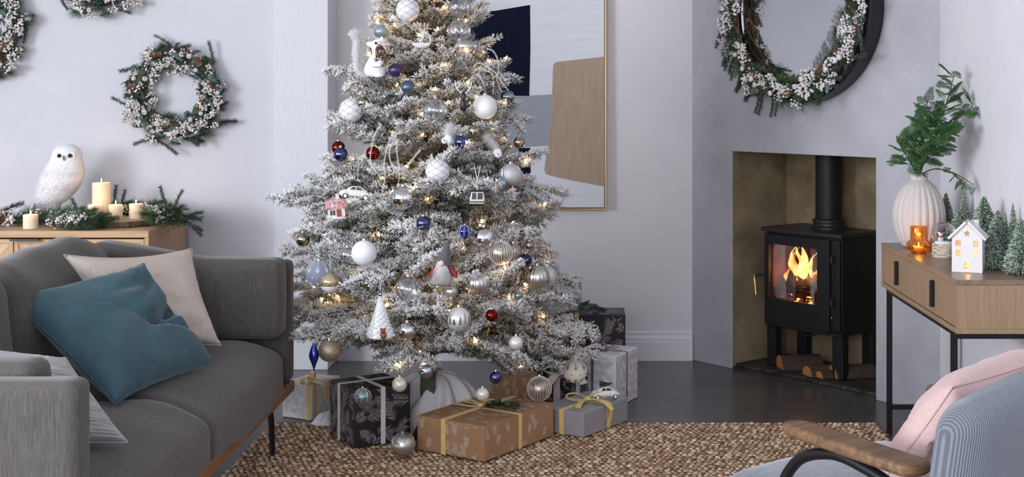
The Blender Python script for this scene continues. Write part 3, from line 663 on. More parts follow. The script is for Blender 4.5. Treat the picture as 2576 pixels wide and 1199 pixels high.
def bauble(label, px, py, rpx, m, kind='ball', deco=None, name='bauble', at=None, hook=True, group=None, push=.012, tilt=None, thread=0):
    p = at or surf(px, py, push); sc = p.y / F; r = rpx * sc
    Mt = Matrix.Translation(p) if tilt is None else Matrix.Translation(p) @ tilt
    t = thing(name, label, 'ornament', M=Mt, group=group); mm = OM[m]; rib = None; n = 32
    if deco == 'ribbed': n = 72; rib = lambda a, q, z: q * (1 + .035 * math.cos(18 * a))
    if deco == 'swirl': n = 64; rib = lambda a, q, z: q * (1 + .05 * math.cos(12 * (a + z / r * .5)))
    if deco == 'facet': n = 26; rib = lambda a, q, z: q * (1 + .06 * math.cos(13 * a + z / r * 9))
    pr = prof(kind, r)
    if kind != 'ball' and deco != 'ribbed': pr = [tuple(q) for q in [(v.x, v.y) for v in cr([(a, b, 0) for a, b in pr], 3)]]; pr = [(max(a, 1e-5), b) for a, b in pr]
    MB().lathe(pr, n, rib=rib).build('body', mm, t, ang=180)
    top = pr[-1][1]; c = .22 * r if kind == 'ball' else max(pr[-1][0], .0035); c = max(.0035, min(c, .0075)); zt = top - (.0012 if kind == 'ball' else 0)
    MB().lathe([(c, zt - .001), (c, zt + c * 1.1), (c * .8, zt + c * 1.35), (.0005, zt + c * 1.4)], 12).build('cap', M_cap, t)
    zc = zt + c * 1.35
    MB().tube([(.0022 * math.cos(a), 0, zc + .002 + .0025 * math.sin(a)) for a in [2 * math.pi * k / 8 for k in range(8)]], .0006, 4, closed=True).build('loop', M_wire, t)
    if hook:
        MB().tube([(0, 0, zc + .003), (.001, 0, zc + .012), (-.002, .002, zc + .022 + thread), (.003, .006, zc + .03 + thread), (.007, .01, zc + .024 + thread)], .0006 if not thread else .0009, 4).build('hook' if not thread else 'thread', M_wire if not thread else M_thread, t)
    on = lambda a, z, q=1.004: (r * q * math.sqrt(max(0, 1 - z * z)) * math.cos(a), r * q * math.sqrt(max(0, 1 - z * z)) * math.sin(a), r * q * z)
    if deco == 'diamond':
        for sg in (1, -1):
            for k in range(6): MB().tube([on(k * math.pi / 3 + sg * 1.9 * (z / 10), z / 10) for z in range(-9, 10)], .0006, 4).build('glitter_line', OM['dark'], t)
    if deco == 'stripes':
        for k in range(26): MB().tube([on(k * math.pi / 13, math.sin(a / 10 * 1.45)) for a in range(-10, 11)], .0007, 4).build('glitter_stripe', OM['wglit'], t)
    if deco == 'ribline':
        zs = [b for a, b in pr]
        for k in range(8):
            a0 = k * math.pi / 4; MB().tube([(a * 1.01 * math.cos(a0), a * 1.01 * math.sin(a0), b) for a, b in pr if b > -.55 * r and a > .2 * r], .0008, 4).build('frosted_line', OM['onion_line'], t)
    if deco == 'dots':
        b = MB(); rg = random.Random(3)
        for k in range(110): b.sph(on(rg.uniform(0, 6.28), rg.uniform(-.85, .7)), .0008)
        stuff(b.build('printed_dots', OM['dot'], t))
    if deco in ('flake', 'flake2'):
        lm = OM['felt_line'] if deco == 'flake' else OM['felt_blue']; b = MB()
        for k in range(8):
            a = k * math.pi / 4 + .1
            for zz, sg in ((.2, 1), (-.78, -1)):
                tip = zz + sg * .0
                b.tube([on(a, max(-.97, min(.985, zz + q)), 1.006) for q in ((-.05, .2, .45, .7) if sg > 0 else (.22, .05, -.1, -.18))], .0011, 4)
                for w in (.16, -.16): b.tube([on(a, zz + (0 if sg > 0 else .02), 1.006), on(a + w, zz + (.16 if sg > 0 else .2), 1.006)], .0010, 4); b.tube([on(a, zz + (.1 if sg > 0 else -.06), 1.006), on(a + w * 1.1, zz + (.28 if sg > 0 else .1), 1.006)], .0010, 4)
            b.sph(on(a + .39, -.2), .0028)
        stuff(b.build('embroidery', lm, t))
    if deco == 'forest':
        b = MB(); rg = random.Random(2)
        for k in range(14):
            a = k * .449 + rg.uniform(-.08, .08); h = rg.uniform(.45, 1.0); z0_ = -.32
            for q in range(9):
                zz = z0_ + h * q / 9; w = .17 * (1 - q / 9) * (.7 + .5 * h) + .02
                for s_ in (-1, 1): b.tube([on(a, zz + .05, 1.004), on(a + s_ * w, zz - .03, 1.004)], [.0012, .0004], 3)
            b.tube([on(a, z0_ - .05), on(a, z0_ + h)], .0005, 3)
        stuff(b.build('painted_pines', OM['pine'], t))
        MB().lathe([(r * 1.003 * math.sqrt(1 - z * z), r * 1.003 * z) for z in (-.98, -.9, -.75, -.6, -.45, -.36)], 32).build('painted_snow', mat('painted_snow', C(190, 192, 198), .6, col2=C(150, 154, 166), scale=40), t)
    if deco == 'leafy':
        b = MB(); rg = random.Random(int(px))
        for k in range(6):
            a = k * 1.05
            for q in (-.5, 0, .5): b.sph((r * .8 * math.cos(a + q * .45), r * .8 * math.sin(a + q * .45), r * (.52 if kind != 'ball' else .62)), (.006, .0016, .0016), M=Matrix.Rotation(a + q * 1.4, 4, 'Z') @ Matrix.Rotation(-.6, 4, 'Y'))
        stuff(b.build('leaf_relief', M_gl, t))
    return t
BA_ = [
 ('large white bauble with crossed silver lines at the very top of the tree', 1026, 25, 30, 'milk', 'ball', 'diamond'),
 ('small mottled teal silver bauble hanging above the white squirrel', 958, 79, 18, 'teal', 'ball', None),
 ('small matte purple bauble beside the squirrel and its pine cone', 995, 176, 18, 'purple', 'ball', None),
 ('small matte steel blue bauble just below the purple one', 1027, 219, 18, 'steel', 'ball', None),
 ('large white bauble with crossed silver lines at the upper left edge of the tree', 884, 277, 31, 'milk', 'ball', 'diamond'),
 ('small silver bauble half hidden behind the upper left white bauble', 913, 258, 16, 'champ', 'ball', None),
 ('small dark red bauble tucked behind the shiny blue one at the left edge', 851, 371, 17, 'red', 'ball', None),
 ('small shiny indigo bauble in front of a red one at the left edge', 857, 388, 18, 'blue', 'ball', None),
 ('small crackled red bauble behind a white bead strand', 938, 385, 18, 'red', 'ball', None),
 ('clear iridescent bubble bauble in the upper middle of the tree', 1095, 277, 31, 'bubble', 'ball', None),
 ('small matte midnight blue bauble at the top edge of the picture', 1141, -3, 14, 'navy', 'ball', None),
 ('clear swirl-ribbed glass bauble near the top right of the tree', 1153, 18, 26, 'crystal', 'ball', 'swirl'),
 ('frosted clear glass bauble above the silver heart-shaped drop', 1154, 79, 29, 'frost', 'ball', 'swirl'),
 ('satin silver heart-shaped drop ornament with leaf relief at upper right', 1171, 124, 27, 'silversat', 'heart', 'leafy'),
 ('large sparkling white glitter bauble below the right bead spray', 1220, 269, 31, 'wglit', 'ball', None),
 ('small teal mirror onion ornament at the tip of the right bead spray', 1277, 245, 18, 'tealmir', 'onion', None),
 ('small shiny indigo bauble right of the white feathered bird', 1160, 357, 17, 'blue', 'ball', None),
 ('small champagne mirror bauble above the indigo one by the feathered bird', 1192, 329, 17, 'champ', 'ball', None),
 ('small champagne mirror bauble hanging off the right edge before the painting', 1306, 358, 15, 'champ', 'ball', None),
 ('clear swirl-ribbed bauble below the small champagne one on the right edge', 1286, 392, 23, 'crystal', 'ball', 'swirl'),
 ('large mirror silver bauble left of centre under the bead strands', 1013, 498, 30, 'silver', 'ball', None),
 ('small shiny indigo bauble in the middle of the tree', 1065, 561, 18, 'blue', 'ball', None),
 ('small champagne mercury bauble dangling alone at the left edge', 762, 602, 18, 'champ', 'ball', None),
 ('large white bauble sprinkled with tiny silver dots', 916, 636, 32, 'dotted', 'ball', 'dots'),
 ('blue grey felt bauble with white stitched snowflakes at the left edge', 802, 688, 33, 'felt', 'ball', 'flake'),
 ('clear iridescent bubble bauble left of the gnome', 1027, 727, 33, 'bubble', 'ball', None),
 ('small clear glass bauble half buried at the left edge below the toy car', 773, 503, 17, 'bubble', 'ball', None),
 ('clear crackled bauble behind the dotted white one', 874, 641, 20, 'crystal', 'ball', 'facet'),
 ('large white bauble with crossed silver lines in the middle of the tree', 1101, 430, 31, 'milk', 'ball', 'diamond'),
 ('large silver glitter bauble behind the teal finial', 1284, 441, 30, 'glit', 'ball', None),
 ('slender teal mirror finial in front of the silver glitter bauble', 1264, 460, 11, 'tealmir', 'finial', None),
 ('small crackled red bauble under the silver glitter bauble', 1290, 481, 14, 'red', 'ball', None),
 ('small cobalt blue onion ornament with frosted lines', 1169, 583, 17, 'cobalt', 'onion', 'ribline'),
 ('large mirror silver bauble right of the cobalt onion', 1217, 598, 28, 'silver', 'ball', None),
 ('champagne glass bauble with glitter stripes right of centre', 1260, 636, 30, 'stripe', 'ball', 'stripes'),
 ('ribbed glass bauble half hidden behind the striped champagne one', 1291, 632, 21, 'crystal', 'ball', 'swirl'),
 ('small matte midnight bauble hanging at the right edge of the tree', 1322, 654, 17, 'navy', 'ball', None),
 ('ribbed silver bauble hanging at the right edge of the tree', 1351, 698, 31, 'ribs', 'ball', 'ribbed'),
 ('silver glitter bauble half hidden behind the right ribbed one', 1376, 695, 26, 'glit', 'ball', None),
 ('ribbed silver bauble right of the gnome', 1201, 713, 31, 'ribs', 'ball', 'ribbed'),
 ('small silver pearl bauble just under the gnome', 1135, 733, 17, 'silversat', 'ball', None),
 ('ivory bauble painted with a ring of dark pine trees', 1154, 802, 31, 'pearl', 'ball', 'forest'),
 ('small crackled red bauble right of the painted pine bauble', 1237, 793, 16, 'red', 'ball', None),
 ('small pale teal bauble under the right ribbed bauble', 1304, 743, 11, 'tealsat', 'ball', None),
 ('tiny champagne bauble under the right branch tips', 1331, 617, 12, 'champ', 'ball', None),
 ('long dark blue glass drop at the lower left of the tree', 790, 899, 12.5, 'cobalt', 'drop', None),
 ('bronze glitter bauble behind the dark blue drop', 828, 882, 27, 'brownglit', 'ball', None),
 ('faceted mirror bauble right of the white ceramic tree', 1024, 832, 22, 'silver', 'ball', 'facet'),
 ('small cool mirror bauble at the bottom over the snow blanket', 1072, 933, 18, 'silverblue', 'ball', None),
 ('small cream pearl bauble before the black gift', 1005, 966, 19, 'cream', 'ball', None),
 ('small sea green onion ornament with frosted lines before the black gift', 912, 998, 22, 'tealsat', 'onion', 'ribline'),
 ('small white pearl bauble at the lower right of the tree', 1298, 862, 18, 'pearl', 'ball', None),
 ('small cream pearl bauble hanging over the brown gift', 1214, 991, 17, 'cream', 'ball', None),
 ('small shiny indigo bauble hanging before the brown gift at the back', 1247, 949, 16, 'blue', 'ball', None),
]
for lab, px, py, r, m, k, d in BA_:
    at = None; th = .02 if d == 'flake' else 0
    if py > 920: at = {1072: P(px, py, 4.72), 1005: P(px, py, 4.70), 912: P(px, py, 4.68), 1214: P(px, py, 4.72), 1247: P(px, py, 4.74)}[px]
    bauble(lab, px, py, r, m, k, d, at=at, group='baubles on the tree', push={1264: .06, 1160: .05, 1192: .03, 762: .0, 1169: .03, 1237: .03, 790: .03, 1277: .02}.get(px, .022) if py > 100 else .03, thread=th, name='bauble' if k == 'ball' else ('finial' if k in ('finial', 'drop') else 'glass_ornament'))

# figurine helper: pixel offsets around an anchor become local x, z
def fig(name, label, px, py, D=None, push=.02, cat='ornament'):
    p = P(px, py, D) if D else surf(px, py, push); t = thing(name, label, cat, p, group=None); sc = p.y / F
    return t, (lambda x, y, d=0: Vector(((x - px) * sc, d, (py - y) * sc))), sc
def fur(name, chunks, parent, m=None): return stuff(link(name, np_mesh(name, chunks, m or M_fir), parent))
M_flock = mat('white_flock', C(240, 240, 244), .95, bump=.3, bscale=200, bdist=.001, sheen=.6); M_eye = mat('black_bead', C(12, 10, 10), .1)
M_cone = mat('cone_scale', C(96, 66, 46), .7, col2=C(150, 116, 90), scale=60); M_conef = mat('frosted_cone_scale', C(98, 64, 44), .7, col2=C(206, 198, 192), scale=90, ramp=(.5, .62))
def cone_mesh(name, L, r, m, n=70):
    b = MB(); b.lathe([(.0005, 0), (r * .5, L * .08), (r * .62, L * .4), (r * .35, L * .8), (.0005, L)], 8)
    for k in range(n):
        t = (k + .5) / n; a = k * 2.39996; z = L * (.03 + .94 * t); R = r * (math.sin(math.pi * (t * .82 + .16)) ** .7)
        M = Matrix.Rotation(a, 4, 'Z') @ Matrix.Translation((R * .35, 0, z)) @ Matrix.Rotation(-R2(28 + 40 * t), 4, 'Y'); w = r * .42 * (1.05 - .6 * t); l = R * .72 + .001
        b.add([(0, -w * .4, 0), (0, w * .4, 0), (l * .7, w * .62, 0), (l, 0, .0012), (l * .7, -w * .62, 0), (l * .75, 0, -.0022), (l * .6, 0, .0028)], [(0, 4, 6), (4, 3, 6), (3, 2, 6), (2, 1, 6), (1, 0, 6), (0, 5, 4), (4, 5, 3), (3, 5, 2), (2, 5, 1)], M)
    return b.mesh(name, m)
CONE = cone_mesh('pine_cone', .055, .019, M_cone); CONEF = cone_mesh('frosted_pine_cone', .055, .017, M_conef)
# squirrel
t, q, s = fig('squirrel_figure', 'white flocked squirrel holding a pine cone on an upper branch', 945, 192, push=.05)
def sec(x, y, hw, dep=.85): v = q(x, y); return (v.x, 0, v.z, hw * s, hw * s * dep)
MB().loft([sec(945, 193, 12), sec(945, 190, 22), sec(943, 182, 27), sec(943, 170, 27), sec(945, 158, 24), sec(948, 146, 19), sec(951, 136, 15), sec(951, 128, 14.5), sec(949, 119, 16), sec(947, 110, 15.5), sec(949, 103, 12), sec(952, 98, 6)], 18).build('body', M_flock, t, ang=180)
MB().sph(q(938, 112, -.004), (17 * s, 11 * s, 8 * s), 2, Matrix.Rotation(R2(10), 4, 'Y')).build('muzzle', M_flock, t, ang=180)
MB().sph(q(930, 112, -.008), 3.2 * s).build('nose', M_eye, t)
MB().sph(q(948, 109, -.0245), 3.6 * s).build('eye', M_eye, t)
for x, d in ((961, -.012), (955, .016)): MB().lathe([(5.5 * s, 0), (4 * s, 6 * s), (.3 * s, 12 * s)], 8, Matrix.Translation(q(x, 103, d)) @ Matrix.Rotation(.2, 4, 'Y') @ Matrix.Diagonal((1, .5, 1, 1))).build('ear', M_flock, t)
for d in (-.034, -.004):
    MB().tube([q(940, 150, d * .8), q(946, 164, d - .008), q(958, 162, d - .012), q(968, 152, d * .6 - .008)], [7 * s, 8 * s, 8 * s, 7 * s], 10).sph(q(970, 150, d * .6 - .008), 7.5 * s).build('arm', M_flock, t)
MB().sph(q(955, 189, -.03), (14 * s, 10 * s, 6 * s), 2).build('foot', M_flock, t)
rng = np.random.default_rng(5); tl = cr([q(928, 186, .02), q(903, 178, .02), q(901, 150, .02), q(902, 120, .02), q(903, 100, .02), q(896, 84, .02), q(884, 92, .02)], 6)
PP, DD, T, I = along(list(zip([tuple(v) for v in tl[:-1]], [tuple(v) for v in tl[1:]])), 22000, rng)
tt = (I + T) / len(tl); Ln = (13 + 9 * np.sin(np.clip(tt, 0, 1) * 3.0)) * s * rng.uniform(.7, 1.1, len(PP)); w1 = np.tile(np.array(C(236, 236, 238)), (len(PP), 1))
fur('tail', [spikes(PP, brush_dirs(DD, R2(70), rng, .4), Ln, .0005, .0002, w1 * .9, w1, rng)], t)
tag(link('pine_cone', CONEF, None, Matrix.Translation(t.location + q(969, 168, -.03)) @ Matrix.Rotation(-.25, 4, 'Y') @ Matrix.Scale(1.55, 4)), 'frosted brown pine cone held in the arms of the white squirrel', 'pine cone')
# white bowl-shaped hanging figure near the top: a small white sleigh with a wire loop
t, q, s = fig('sleigh_ornament', 'small white sleigh ornament with a curled wire runner near the top of the tree', 1060, 120, push=.03)
MB().lathe([(max(r_ * s, 1e-5), z_ * s) for r_, z_ in ((0, -1), (12, 0), (20, 5), (24, 12), (22, 12), (17, 6), (0, 3))], 24, Matrix.Diagonal((1.05, .6, 1, 1))).build('body', OM['milk'], t)
MB().tube([q(1073 + 11 * math.cos(a), 98 + 15 * math.sin(a), -.016) for a in [k * .42 for k in range(15)]], 1.1 * s, 6, closed=True).build('wire_loop', OM['wglit'], t)
MB().tube([q(1058, 110), q(1056, 60)], .0008, 4).tube([q(1062, 110), q(1068, 62)], .0008, 4).build('thread', M_thread, t)
# feathered birds
for lab, pts, hd, D_ in (('fluffy white feathered bird ornament in the middle of the tree', [(1128, 350), (1130, 335), (1133, 318)], (1119, 353), 1), ('pale feathered bird ornament with a long plume at the right', [(1252, 384), (1240, 362), (1222, 344)], (1255, 388), 2)):
    t, q, s = fig('bird_ornament', lab, pts[0][0], pts[0][1] + 8, push=.03); rng = np.random.default_rng(D_)
    MB().sph(q(*pts[0]), (11 * s, 9 * s, 13 * s), 2, Matrix.Rotation(-.4, 4, 'Y')).sph(q(*hd, -.006), 8.5 * s, 2).build('body', M_flock, t, ang=180)
    MB().lathe([(1.6 * s, 0), (.2 * s, 7 * s)], 6, Matrix.Translation(q(hd[0], hd[1], -.018)) @ Matrix.Rotation(R2(110), 4, 'X')).build('beak', M_eye, t)
    MB().sph(q(hd[0] - 3, hd[1] - 3, -.019), 1.4 * s).build('eye', M_eye, t)
    vv = [q(*a) for a in pts]; PP, DD, T, I = along([(vv[0], vv[1]), (vv[1], vv[2])], 15000, rng); w1 = np.tile(np.array(C(240, 240, 244)), (len(PP), 1))
    fur('plume', [spikes(PP, brush_dirs(DD, R2(58), rng, .9), (26 if D_ == 1 else 18) * s * rng.uniform(.4, 1.2, len(PP)), .00025, .0001, w1, w1, rng)], t)
# dark reindeer ornament
t, q, s = fig('reindeer_ornament', 'dark metal reindeer head ornament left of the large white glitter bauble', 1166, 278, push=.035)
M_pew = mat('dark_pewter', C(58, 56, 60), .4, .8)
MB().loft([(*(q(1166, y)), 8 * s * k, 7 * s * k) for y, k in ((280, .35), (276, .8), (266, 1), (256, .9), (246, .72), (240, .8), (234, .6), (231, .2))], 12).build('body', M_pew, t, ang=180)
for g in (-1, 1): MB().tube(cr([q(1166 + g * 4, 234), q(1166 + g * 14, 226), q(1166 + g * 19, 216), q(1166 + g * 20, 206)], 4), 1.3 * s, 6).tube([q(1166 + g * 16, 222), q(1166 + g * 9, 212)], 1.1 * s, 6).build('antler', M_cap, t)
MB().sph(q(1166, 251, -.01), (5 * s, 8 * s, 5 * s)).build('muzzle', M_pew, t)
# toy cars with a tree on the roof
M_carw = mat('white_enamel', C(232, 230, 226), .3, coat=.5); M_tyre = mat('black_rubber', C(26, 24, 24), .6); M_cglass = mat('dark_car_glass', C(60, 58, 58), .15, coat=.5)
def brush_tree(h, r, seed, snow=.5, n=2600, th=.0005, g0=C(46, 70, 46), layers=11):
    rng = np.random.default_rng(seed); t = rng.random(n) ** .75; z = h * (.04 + .95 * (1 - t)) ; 
    R = r * (1 - z / h) ** .85 + r * .06; R *= .78 + .32 * ((z / h * layers) % 1 < .5) ; a = rng.uniform(0, 6.283, n); el = R2(-8) + rng.normal(size=n) * .18
    D = np.stack([np.cos(a) * np.cos(el), np.sin(a) * np.cos(el), np.sin(el)], 1); Pn = np.stack([0 * z, 0 * z, z], 1)
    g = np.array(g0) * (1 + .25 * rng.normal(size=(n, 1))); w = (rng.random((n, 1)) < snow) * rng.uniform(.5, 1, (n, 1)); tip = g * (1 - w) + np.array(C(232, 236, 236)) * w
    b = MB(); b.tube([(0, 0, 0), (0, 0, h)], [.0022, .0008], 5)
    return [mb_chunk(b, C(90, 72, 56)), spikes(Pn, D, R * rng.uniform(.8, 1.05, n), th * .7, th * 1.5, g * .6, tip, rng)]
def car(label, p, L, yaw, roll=0, thread=True):
    t = thing('toy_car', label, 'ornament', M=Matrix.Translation(p) @ Matrix.Rotation(yaw, 4, 'Z') @ Matrix.Rotation(roll, 4, 'Y')); k = L / 1.0
    def rs(x, w, z0, z1, n=16):
        out = []
        for j in range(n):
            a = 2 * math.pi * j / n; c, s_ = math.cos(a), math.sin(a); f = lambda v: math.copysign(abs(v) ** .6, v)
            out.append((x * k, w * k * f(c), (lerp(z0, z1, .5) + (z1 - z0) * .5 * f(s_)) * k))
        return out
    def loftx(st, name, m):
        b = MB(); vs = []; n = 16
        for q_ in st: vs += rs(*q_)
        fs = [(i * n + j, i * n + (j + 1) % n, (i + 1) * n + (j + 1) % n, (i + 1) * n + j) for i in range(len(st) - 1) for j in range(n)] + [list(range(n)), [(len(st) - 1) * n + j for j in range(n)]]
        return b.add(vs, fs).build(name, m, t, ang=70)
    loftx([(-.5, .10, .10, .16), (-.47, .16, .08, .22), (-.38, .185, .07, .27), (-.2, .2, .07, .28), (.1, .2, .07, .28), (.3, .19, .07, .27), (.43, .16, .08, .21), (.5, .1, .1, .15)], 'body', M_carw)
    loftx([(-.3, .10, .24, .26), (-.24, .15, .24, .33), (-.12, .165, .24, .40), (.04, .165, .24, .41), (.16, .155, .24, .37), (.28, .13, .24, .30), (.36, .08, .22, .25)], 'cabin', M_carw)
    for x in (-.31, .30):
        for sg in (-1, 1):
            MB().sph((x * k, sg * .16 * k, .13 * k), (.13 * k, .07 * k, .11 * k), 2).build('mudguard', M_carw, t, ang=180)
            w = MB().lathe([(.035 * k, -.02 * k), (.082 * k, -.022 * k), (.09 * k, 0), (.082 * k, .022 * k), (.035 * k, .02 * k)], 20, Matrix.Translation((x * k, sg * .205 * k, .085 * k)) @ Matrix.Rotation(math.pi / 2, 4, 'X')).build('wheel', M_tyre, t)
            MB().lathe([(.055 * k, -.026 * k), (.055 * k, .026 * k), (.02 * k, .034 * k), (.001, .036 * k)] if sg < 0 else [(.001, -.036 * k), (.02 * k, -.034 * k), (.055 * k, -.026 * k), (.055 * k, .026 * k)], 16, Matrix.Translation((x * k, sg * .205 * k, .085 * k)) @ Matrix.Rotation(math.pi / 2, 4, 'X')).build('hubcap', M_carw, w)
    for sg in (-1, 1):
        for pl in ([(-.2, .29), (-.03, .29), (-.03, .375), (-.11, .37)], [(0, .29), (.19, .29), (.13, .35), (0, .38)]):
            M = frame(Vector((0, sg * .166 * k, 0)), (1, 0, 0), (0, 0, 1), (0, -1, 0)); MB().prism([(a * k, b_ * k) for a, b_ in pl], -.004 * k if sg > 0 else -.0, .004 * k if sg < 0 else 0.0, M).build('side_window', M_cglass, t, smooth=False)
    link('roof_tree', np_mesh('roof_tree', brush_tree(.46 * k, .13 * k, 4, .2, 1400, .0003), M_fir), t, Matrix.Translation((-.2 * k, 0, .47 * k)) @ Matrix.Rotation(R2(88), 4, 'Y'))['kind'] = 'stuff'
    MB().tube([(0.02 * k + .07 * k * math.cos(a), 0, .47 * k + .13 * k * math.sin(a)) for a in [0.3 * i for i in range(11)]], .012 * k, 6).build('strap', OM['wglit'], t)
    if thread: MB().tube([(0, 0, .6 * k), (.0, .01, 1.05 * k)], .0009, 4).build('thread', M_thread, t)
    return t
pcar = surf(894, 500, .05); car('white toy car ornament with a green tree on its roof hanging on the tree', pcar, 82 * pcar.y / F, R2(8), R2(6))
# gondola
t, q, s = fig('cable_car_ornament', 'silver cable car ornament hanging from a ribbon right of centre', 1201, 512, push=.04); M_pewl = mat('pale_pewter', C(176, 174, 172), .4, .7)
MB().prism([(-19 * s, 0), (19 * s, 0), (19 * s, 16 * s), (16 * s, 31 * s), (-14 * s, 31 * s), (-18 * s, 16 * s)], -12 * s, 12 * s, frame(Vector((0, 0, 0)), (1, 0, 0), (0, 0, 1), (0, -1, 0))).build('cabin', M_pewl, t, smooth=False, bevel=1.5 * s)
MB().box(-19 * s, 17 * s, -13 * s, 13 * s, 31.5 * s, 35 * s).build('roof', M_pew, t, smooth=False, bevel=s)
for a, b_ in ((-13, -2), (1, 14)): MB().prism([(a * s, 12 * s), (b_ * s, 12 * s), (b_ * s, 28 * s), ((a + 1) * s, 28 * s)], 0, s, frame(Vector((0, -12 * s, 0)), (1, 0, 0), (0, 0, 1), (0, -1, 0))).build('window', M_cglass, t, smooth=False)
MB().box(-19.5 * s, 19.5 * s, -13.2 * s, 13.2 * s, 4 * s, 7 * s).build('bumper', M_pew, t, smooth=False)
MB().tube([(0, 0, 35 * s), (0, 0, 58 * s), (-7 * s, 0, 92 * s)], .0016, 4).tube([(0, 0, 58 * s), (7 * s, 0, 92 * s)], .0016, 4).build('ribbon', M_thread, t)
# pink-roofed house ornament
t, q, s = fig('house_ornament', 'tiny glass cottage ornament with a frosted pink roof under the toy car', 848, 551, push=.05)
M_pink = mat('frosted_pink_roof', C(176, 96, 98), .5, col2=C(226, 206, 208), scale=160, ramp=(.4, .65)); M_cot = mat('cottage_wall', C(226, 220, 210), .4, coat=.4); M_red = mat('cottage_red', C(150, 66, 58), .4)
HM = Matrix.Rotation(R2(-6), 4, 'Y') @ Matrix.Rotation(.25, 4, 'Z')
MB().box(-21 * s, 21 * s, -13 * s, 13 * s, 6 * s, 28 * s, HM).build('walls', M_cot, t, smooth=False, bevel=s)
MB().prism([(-18 * s, 27 * s), (18 * s, 27 * s), (11 * s, 50 * s), (-11 * s, 50 * s)], -25 * s, 25 * s, HM @ frame(Vector((0, 0, 0)), (0, -1, 0), (0, 0, 1), (-1, 0, 0))).build('roof', M_pink, t, smooth=False, bevel=2 * s)
MB().box(2 * s, 11 * s, -4 * s, 4 * s, 49 * s, 64 * s, HM).build('chimney', M_cot, t, smooth=False, bevel=s)
MB().box(0, 11 * s, -14.5 * s, -12.8 * s, 6.5 * s, 25 * s, HM).build('door', M_red, t, smooth=False)
for a in (-16, -9): MB().box(a * s, (a + 5) * s, -14 * s, -12.8 * s, 12 * s, 24 * s, HM).build('window', M_cglass, t, smooth=False)
MB().prism([(-7 * s, 30 * s), (7 * s, 30 * s), (0, 42 * s)], -17 * s, -19 * s, HM @ frame(Vector((-8 * s, -33 * s, 0)), (1, 0, 0), (0, 0, 1), (0, -1, 0))).build('dormer', M_cot, t, smooth=False)
MB().sph((0, 0, 4 * s), (27 * s, 18 * s, 6 * s), 2).build('snow_base', OM['wglit'], t)
MB().tube([(6 * s, 0, 64 * s), (5 * s, .01, 110 * s)], .0012, 4).build('thread', M_thread, t)
# gnome
t, q, s = fig('gnome_ornament', 'grey hatted gnome ornament with white beard hanging in the middle of the tree', 1112, 720, push=.05)
M_gfelt = mat('grey_felt', C(92, 92, 98), .95, bump=.5, bscale=150, bdist=.002, sheen=.4)
def sec(x, y, hw, dep=.85): v = q(x, y); return (v.x, 0, v.z, hw * s, hw * s * dep)
MB().loft([sec(1113, 718, 12), sec(1113, 714, 20), sec(1114, 702, 24), sec(1114, 688, 23), sec(1115, 674, 18), sec(1116, 664, 14)], 20).build('body', M_gfelt, t, ang=180)
MB().loft([sec(1116, 668, 18), sec(1116, 660, 18), sec(1118, 648, 15), sec(1121, 632, 11), sec(1124, 616, 6.5), sec(1129, 602, 2), sec(1130, 598, .6)], 16).build('hat', M_gfelt, t, ang=180)
MB().sph(q(1112, 660, -.026), 8 * s, 2).build('nose', mat('pale_felt_nose', C(232, 204, 188), .9), t, ang=180)
rng = np.random.default_rng(8); n = 2600; u = rng.random(n); a = rng.uniform(-2.4, -.7, n)
Pn = np.stack([(1112 + np.cos(a) * 15 - 1112) * s, np.sin(a) * 15 * s, np.full(n, (720 - 664) * s) + rng.normal(size=n) * 3 * s], 1)
D = np.stack([np.cos(a) * .28 + rng.normal(size=n) * .12, np.sin(a) * .22, np.full(n, -1.)], 1); w1 = np.tile(np.array(C(236, 234, 234)), (n, 1))
fur('beard', [spikes(Pn, D, 46 * s * rng.uniform(.5, 1.05, n), .0006, .0002, w1 * .9, w1, rng)], t)
for x0_, x1_ in ((1131, 1148), (1098, 1082)): MB().tube([q(x0_, 672), q((x0_ + x1_) / 2, 681, -.01), q(x1_, 692, -.012)], [5 * s, 6 * s, 5 * s], 10).build('sleeve', mat('red_felt', C(150, 44, 48), .95), t); MB().sph(q(x1_, 693, -.012), (5 * s, 5 * s, 7 * s)).build('mitten', M_gfelt, t)
for x in (1093, 1112): MB().tube(cr([q(x - 12, 714, -.03), q(x - 6, 717, -.03), q(x + 6, 722, -.012), q(x + 30, 724, .02)], 4), 2.6 * s, 8, flat=.4).build('ski', mat('birch_ski', C(206, 182, 156), .6), t)
MB().tube([q(1128, 600), q(1118, 575, .01)], .0009, 4).build('thread', M_thread, t)
# white ceramic tree
t, q, s = fig('ceramic_tree_ornament', 'white glazed tree ornament with a small brown bear at its foot', 957, 848, push=.04); b = MB()
MB().lathe([(31 * s, 0), (33 * s, 3 * s), (22 * s, 40 * s), (12 * s, 76 * s), (3 * s, 100 * s), (.1 * s, 106 * s)], 20).build('core', OM['milk'], t)
rg = random.Random(6)
for k in range(120):
    f_ = k / 120; z = (6 + 92 * f_) * s; R = lerp(31, 4, f_ ** .9) * s; a = k * 2.39996; b.sph((R * math.cos(a), R * math.sin(a), z), (lerp(7, 3.2, f_) * s, lerp(7, 3.2, f_) * s, lerp(5, 3, f_) * s), 1)
stuff(b.build('snowy_boughs', mat('glazed_white', C(238, 238, 240), .25, coat=.6), t, ang=180))
M_bear = mat('glazed_brown', C(132, 74, 50), .35, coat=.3)
MB().sph((12 * s, -30 * s, 10 * s), (9 * s, 7 * s, 10 * s), 2).sph((11 * s, -33 * s, 22 * s), 6.5 * s, 2).sph((6 * s, -32 * s, 27 * s), 2.6 * s).sph((16 * s, -32 * s, 27 * s), 2.6 * s).build('bear', M_bear, t)
MB().lathe([(4 * s, 0), (5 * s, 3 * s), (3 * s, 8 * s), (4 * s, 10 * s), (1 * s, 14 * s)], 10, Matrix.Translation((0, 0, 104 * s))).build('cap', OM['tealmir'], t)
